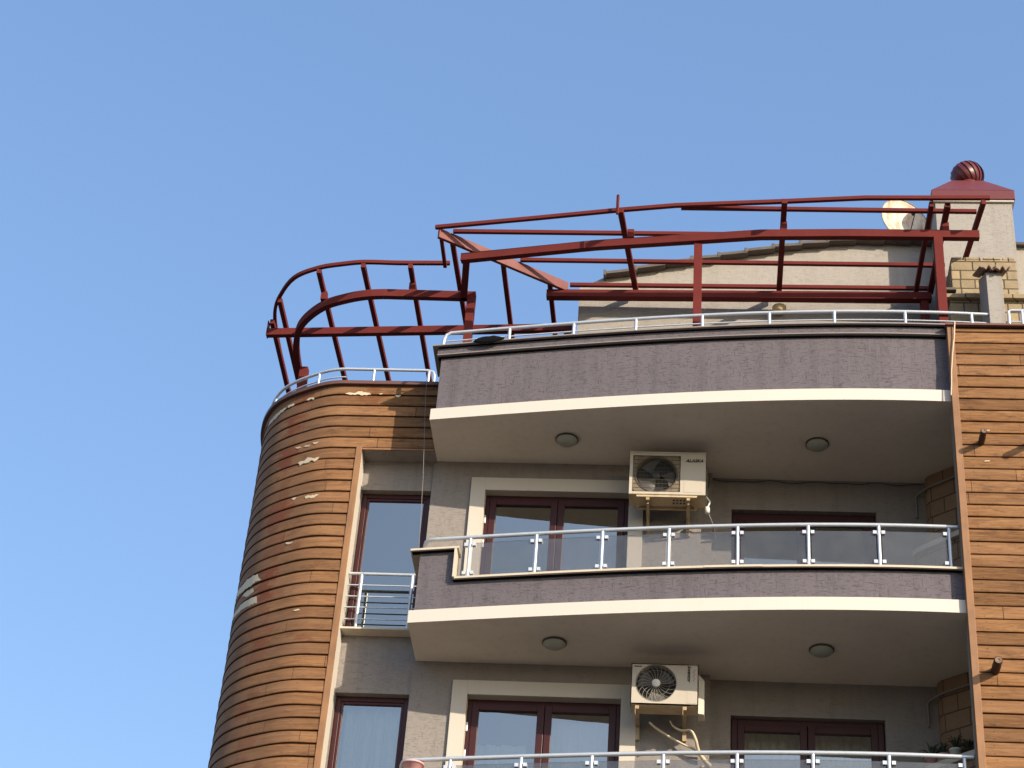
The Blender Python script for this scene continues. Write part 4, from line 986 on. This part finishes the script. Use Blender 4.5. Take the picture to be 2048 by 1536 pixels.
# ---- plants in pots
def spiky(mb, n, L_, spread, rnd):
    for i in range(n):
        a = rnd.uniform(0, 6.28); e = rnd.uniform(.35, 1.45); l = L_ * rnd.uniform(.6, 1.1); d = Vector((math.cos(a) * math.cos(e), math.sin(a) * math.cos(e), math.sin(e)))
        sd_ = d.cross(Vector((0, 0, 1))).normalized() * .011; m_ = d * l * .55 + Vector((0, 0, .02)); t = d * l - Vector((0, 0, spread * l))
        mb.face([tuple(-sd_), tuple(sd_), tuple(m_ + sd_ * .8), tuple(m_ - sd_ * .8)]); mb.face([tuple(m_ - sd_ * .8), tuple(m_ + sd_ * .8), tuple(t)])
rnd = random.Random(5)
for x, y, r_, h_, pm, lb, n_, L_ in ((2.90, .10, .085, .17, 'pinkpot', 'pink flower pot with spiky leaves, leftmost on the fireplace mantel', 34, .30), (3.02, -.02, .082, .17, 'pinkpot', 'pink flower pot between the other pink pot and the white pot on the mantel', 22, .22),
                                 (3.15, -.12, .072, .20, 'whitepot', 'white flower pot with thin upright leaves on the fireplace mantel', 18, .26), (3.29, -.22, .08, .15, 'pole', 'dark brown pot with bushy dark foliage at the right end of the mantel', 60, .20)):
    t_ = thing('potted_plant', lb, 'potted plant', (x, y, ZL - ST + 1.77))
    b = MB(); b.lathe((0, 0, 0), [(.001, 0), (r_ * .72, 0), (r_, h_), (r_ * 1.06, h_), (r_ * 1.06, h_ - .02), (r_ * .9, h_ - .02), (.001, h_ - .02)], 18); b.build('pot', M[pm], t_)
    b = MB(); spiky(b, n_, L_, .25, rnd); o = b.build('foliage', M['leaf'], t_, fixn=False); o.location = (0, 0, h_)
zc = ZL - ST + 1.049
t_ = thing('potted_plant', 'wide pink pot standing on the high parapet cap at the bottom edge', 'potted plant', (-3.22, -.92, zc))
b = MB(); b.lathe((0, 0, 0), [(.001, 0), (.08, 0), (.125, .13), (.135, .13), (.135, .11), (.10, .11), (.001, .11)], 20); b.build('pot', M['pinkpot'], t_)
b = MB(); spiky(b, 8, .07, .2, rnd); o = b.build('foliage', M['leaf'], t_, fixn=False); o.location = (.0, 0, .11)

# ---- round timber poles sticking out of the right tower
for x, z, r_, ln, lb in ((3.485, 15.50, .040, .27, 'dark round timber pole sticking out of the right tower, the upper one'), (3.435, 12.385, .050, .27, 'dark round timber pole sticking out of the right tower, the lower one'), (4.12, 15.52, .045, .36, 'dark round timber pole whose shadow falls at the right edge of the picture')):
    t_ = thing('timber_pole', lb, 'pole', (x, -1.68, z))
    b = MB(); pr_ = [(r_ * 1.02, .0), (r_, -.06), (r_ * 1.05, -.12), (r_ * .97, -.2), (r_, -ln), (r_ * .8, -ln - .006)]; b.lathe((0, 0, 0), pr_, 14, axis='y'); b.build('shaft', M['pole'], t_)
    b = MB(); b.lathe((0, 0, 0), [(r_ * .82, -ln - .005), (r_ * .3, -ln - .009), (r_ * .25, -ln - .004), (.001, -ln - .004)], 14, axis='y'); b.build('cut_end', M['poleend'], t_)

# weeds at the silhouette of the tower where the varnish has peeled
wd = MB(); rnd = random.Random(3)
for i in range(26):
    u = rnd.uniform(1.3, 2.3); z = rnd.choice((14.24, 14.07, 13.9, 13.72)) + rnd.uniform(-.02, .03); x = -6.165
    d = Vector((-rnd.uniform(.02, .07), rnd.uniform(-.03, .03), rnd.uniform(-.01, .06)))
    wd.face([(x, u, z), (x, u + .015, z + .006), (x + d.x, u + d.y, z + d.z)])
tag(wd.build('dry_weed', M['leaf'], fixn=False), 'small dry weed tufts growing from the board joints at the tower edge', 'weed')

# ================================================================== ground
g = MB(); g.face([(-400, -400, 0), (400, -400, 0), (400, 400, 0), (-400, 400, 0)]); structure(g.build('ground', M['pave'], fixn=False))
g = MB(); g.box(-60, 60, -3.5, 6.6, .0 + .004, .14); structure(g.build('pavement', M['pave']))
g = MB(); g.face([(-60, -12, .004), (60, -12, .004), (60, -3.5, .004), (-60, -3.5, .004)]); structure(g.build('road', M['asphalt'], fixn=False))
for o in list(COL.objects):
    if o.name.startswith(('ground', 'pavement', 'road')): pass

# ================================================================== light, sky, camera
AZ, EL = 45.0, 22.6
a, e = R(AZ), R(EL); sund = Vector((math.sin(a) * math.cos(e), -math.cos(a) * math.cos(e), math.sin(e)))
ld = bpy.data.lights.new('sun', 'SUN'); ld.energy = 2.25; ld.angle = R(.5); ld.color = (1.0, .86, .68)
lo = bpy.data.objects.new('sun', ld); COL.objects.link(lo); lo.rotation_euler = sund.to_track_quat('Z', 'Y').to_euler(); lo.location = (10, -20, 30)
w = bpy.data.worlds.new('World'); sc.world = w; w.use_nodes = True; nt = w.node_tree
bg = nt.nodes['Background']; sky = nt.nodes.new('ShaderNodeTexSky'); sky.sky_type = 'NISHITA'; sky.sun_disc = False
sky.sun_elevation = e; sky.sun_rotation = math.atan2(sund.x, sund.y); sky.air_density = 1.0; sky.dust_density = 2.4; sky.ozone_density = 2.4; sky.altitude = 0
gm = nt.nodes.new('ShaderNodeGamma'); gm.inputs[1].default_value = .61; hs = nt.nodes.new('ShaderNodeHueSaturation'); hs.inputs['Saturation'].default_value = 1.40; hs.inputs['Hue'].default_value = .508; hs.inputs['Value'].default_value = 1.14
nt.links.new(sky.outputs[0], gm.inputs[0]); nt.links.new(gm.outputs[0], hs.inputs['Color']); nt.links.new(hs.outputs[0], bg.inputs[0]); bg.inputs[1].default_value = .15

cam = bpy.data.cameras.new('camera'); co = bpy.data.objects.new('camera', cam); COL.objects.link(co); sc.camera = co
cam.sensor_width = 36; cam.lens = 4000 / 2048 * 36; cam.clip_start = .1; cam.clip_end = 2000
y_, p_, r_ = R(6.45), R(35.12), R(4.71)
fw = Vector((-math.sin(y_) * math.cos(p_), math.cos(y_) * math.cos(p_), math.sin(p_))); r0 = Vector((math.cos(y_), math.sin(y_), 0)); u0 = r0.cross(fw)
rt_ = math.cos(r_) * r0 + math.sin(r_) * u0; up_ = -math.sin(r_) * r0 + math.cos(r_) * u0
mw = Matrix.Identity(4)
for i in range(3): mw[i][0], mw[i][1], mw[i][2] = rt_[i], up_[i], -fw[i]
mw.translation = Vector((0, -22.4, 1.6)); co.matrix_world = mw

sc.view_settings.view_transform = 'Standard'; sc.view_settings.look = 'None'; sc.view_settings.gamma = 1; sc.view_settings.exposure = 1.4
sc.render.engine = 'CYCLES'; sc.cycles.max_bounces = 8; sc.cycles.transparent_max_bounces = 16; sc.cycles.caustics_reflective = False; sc.cycles.caustics_refractive = False
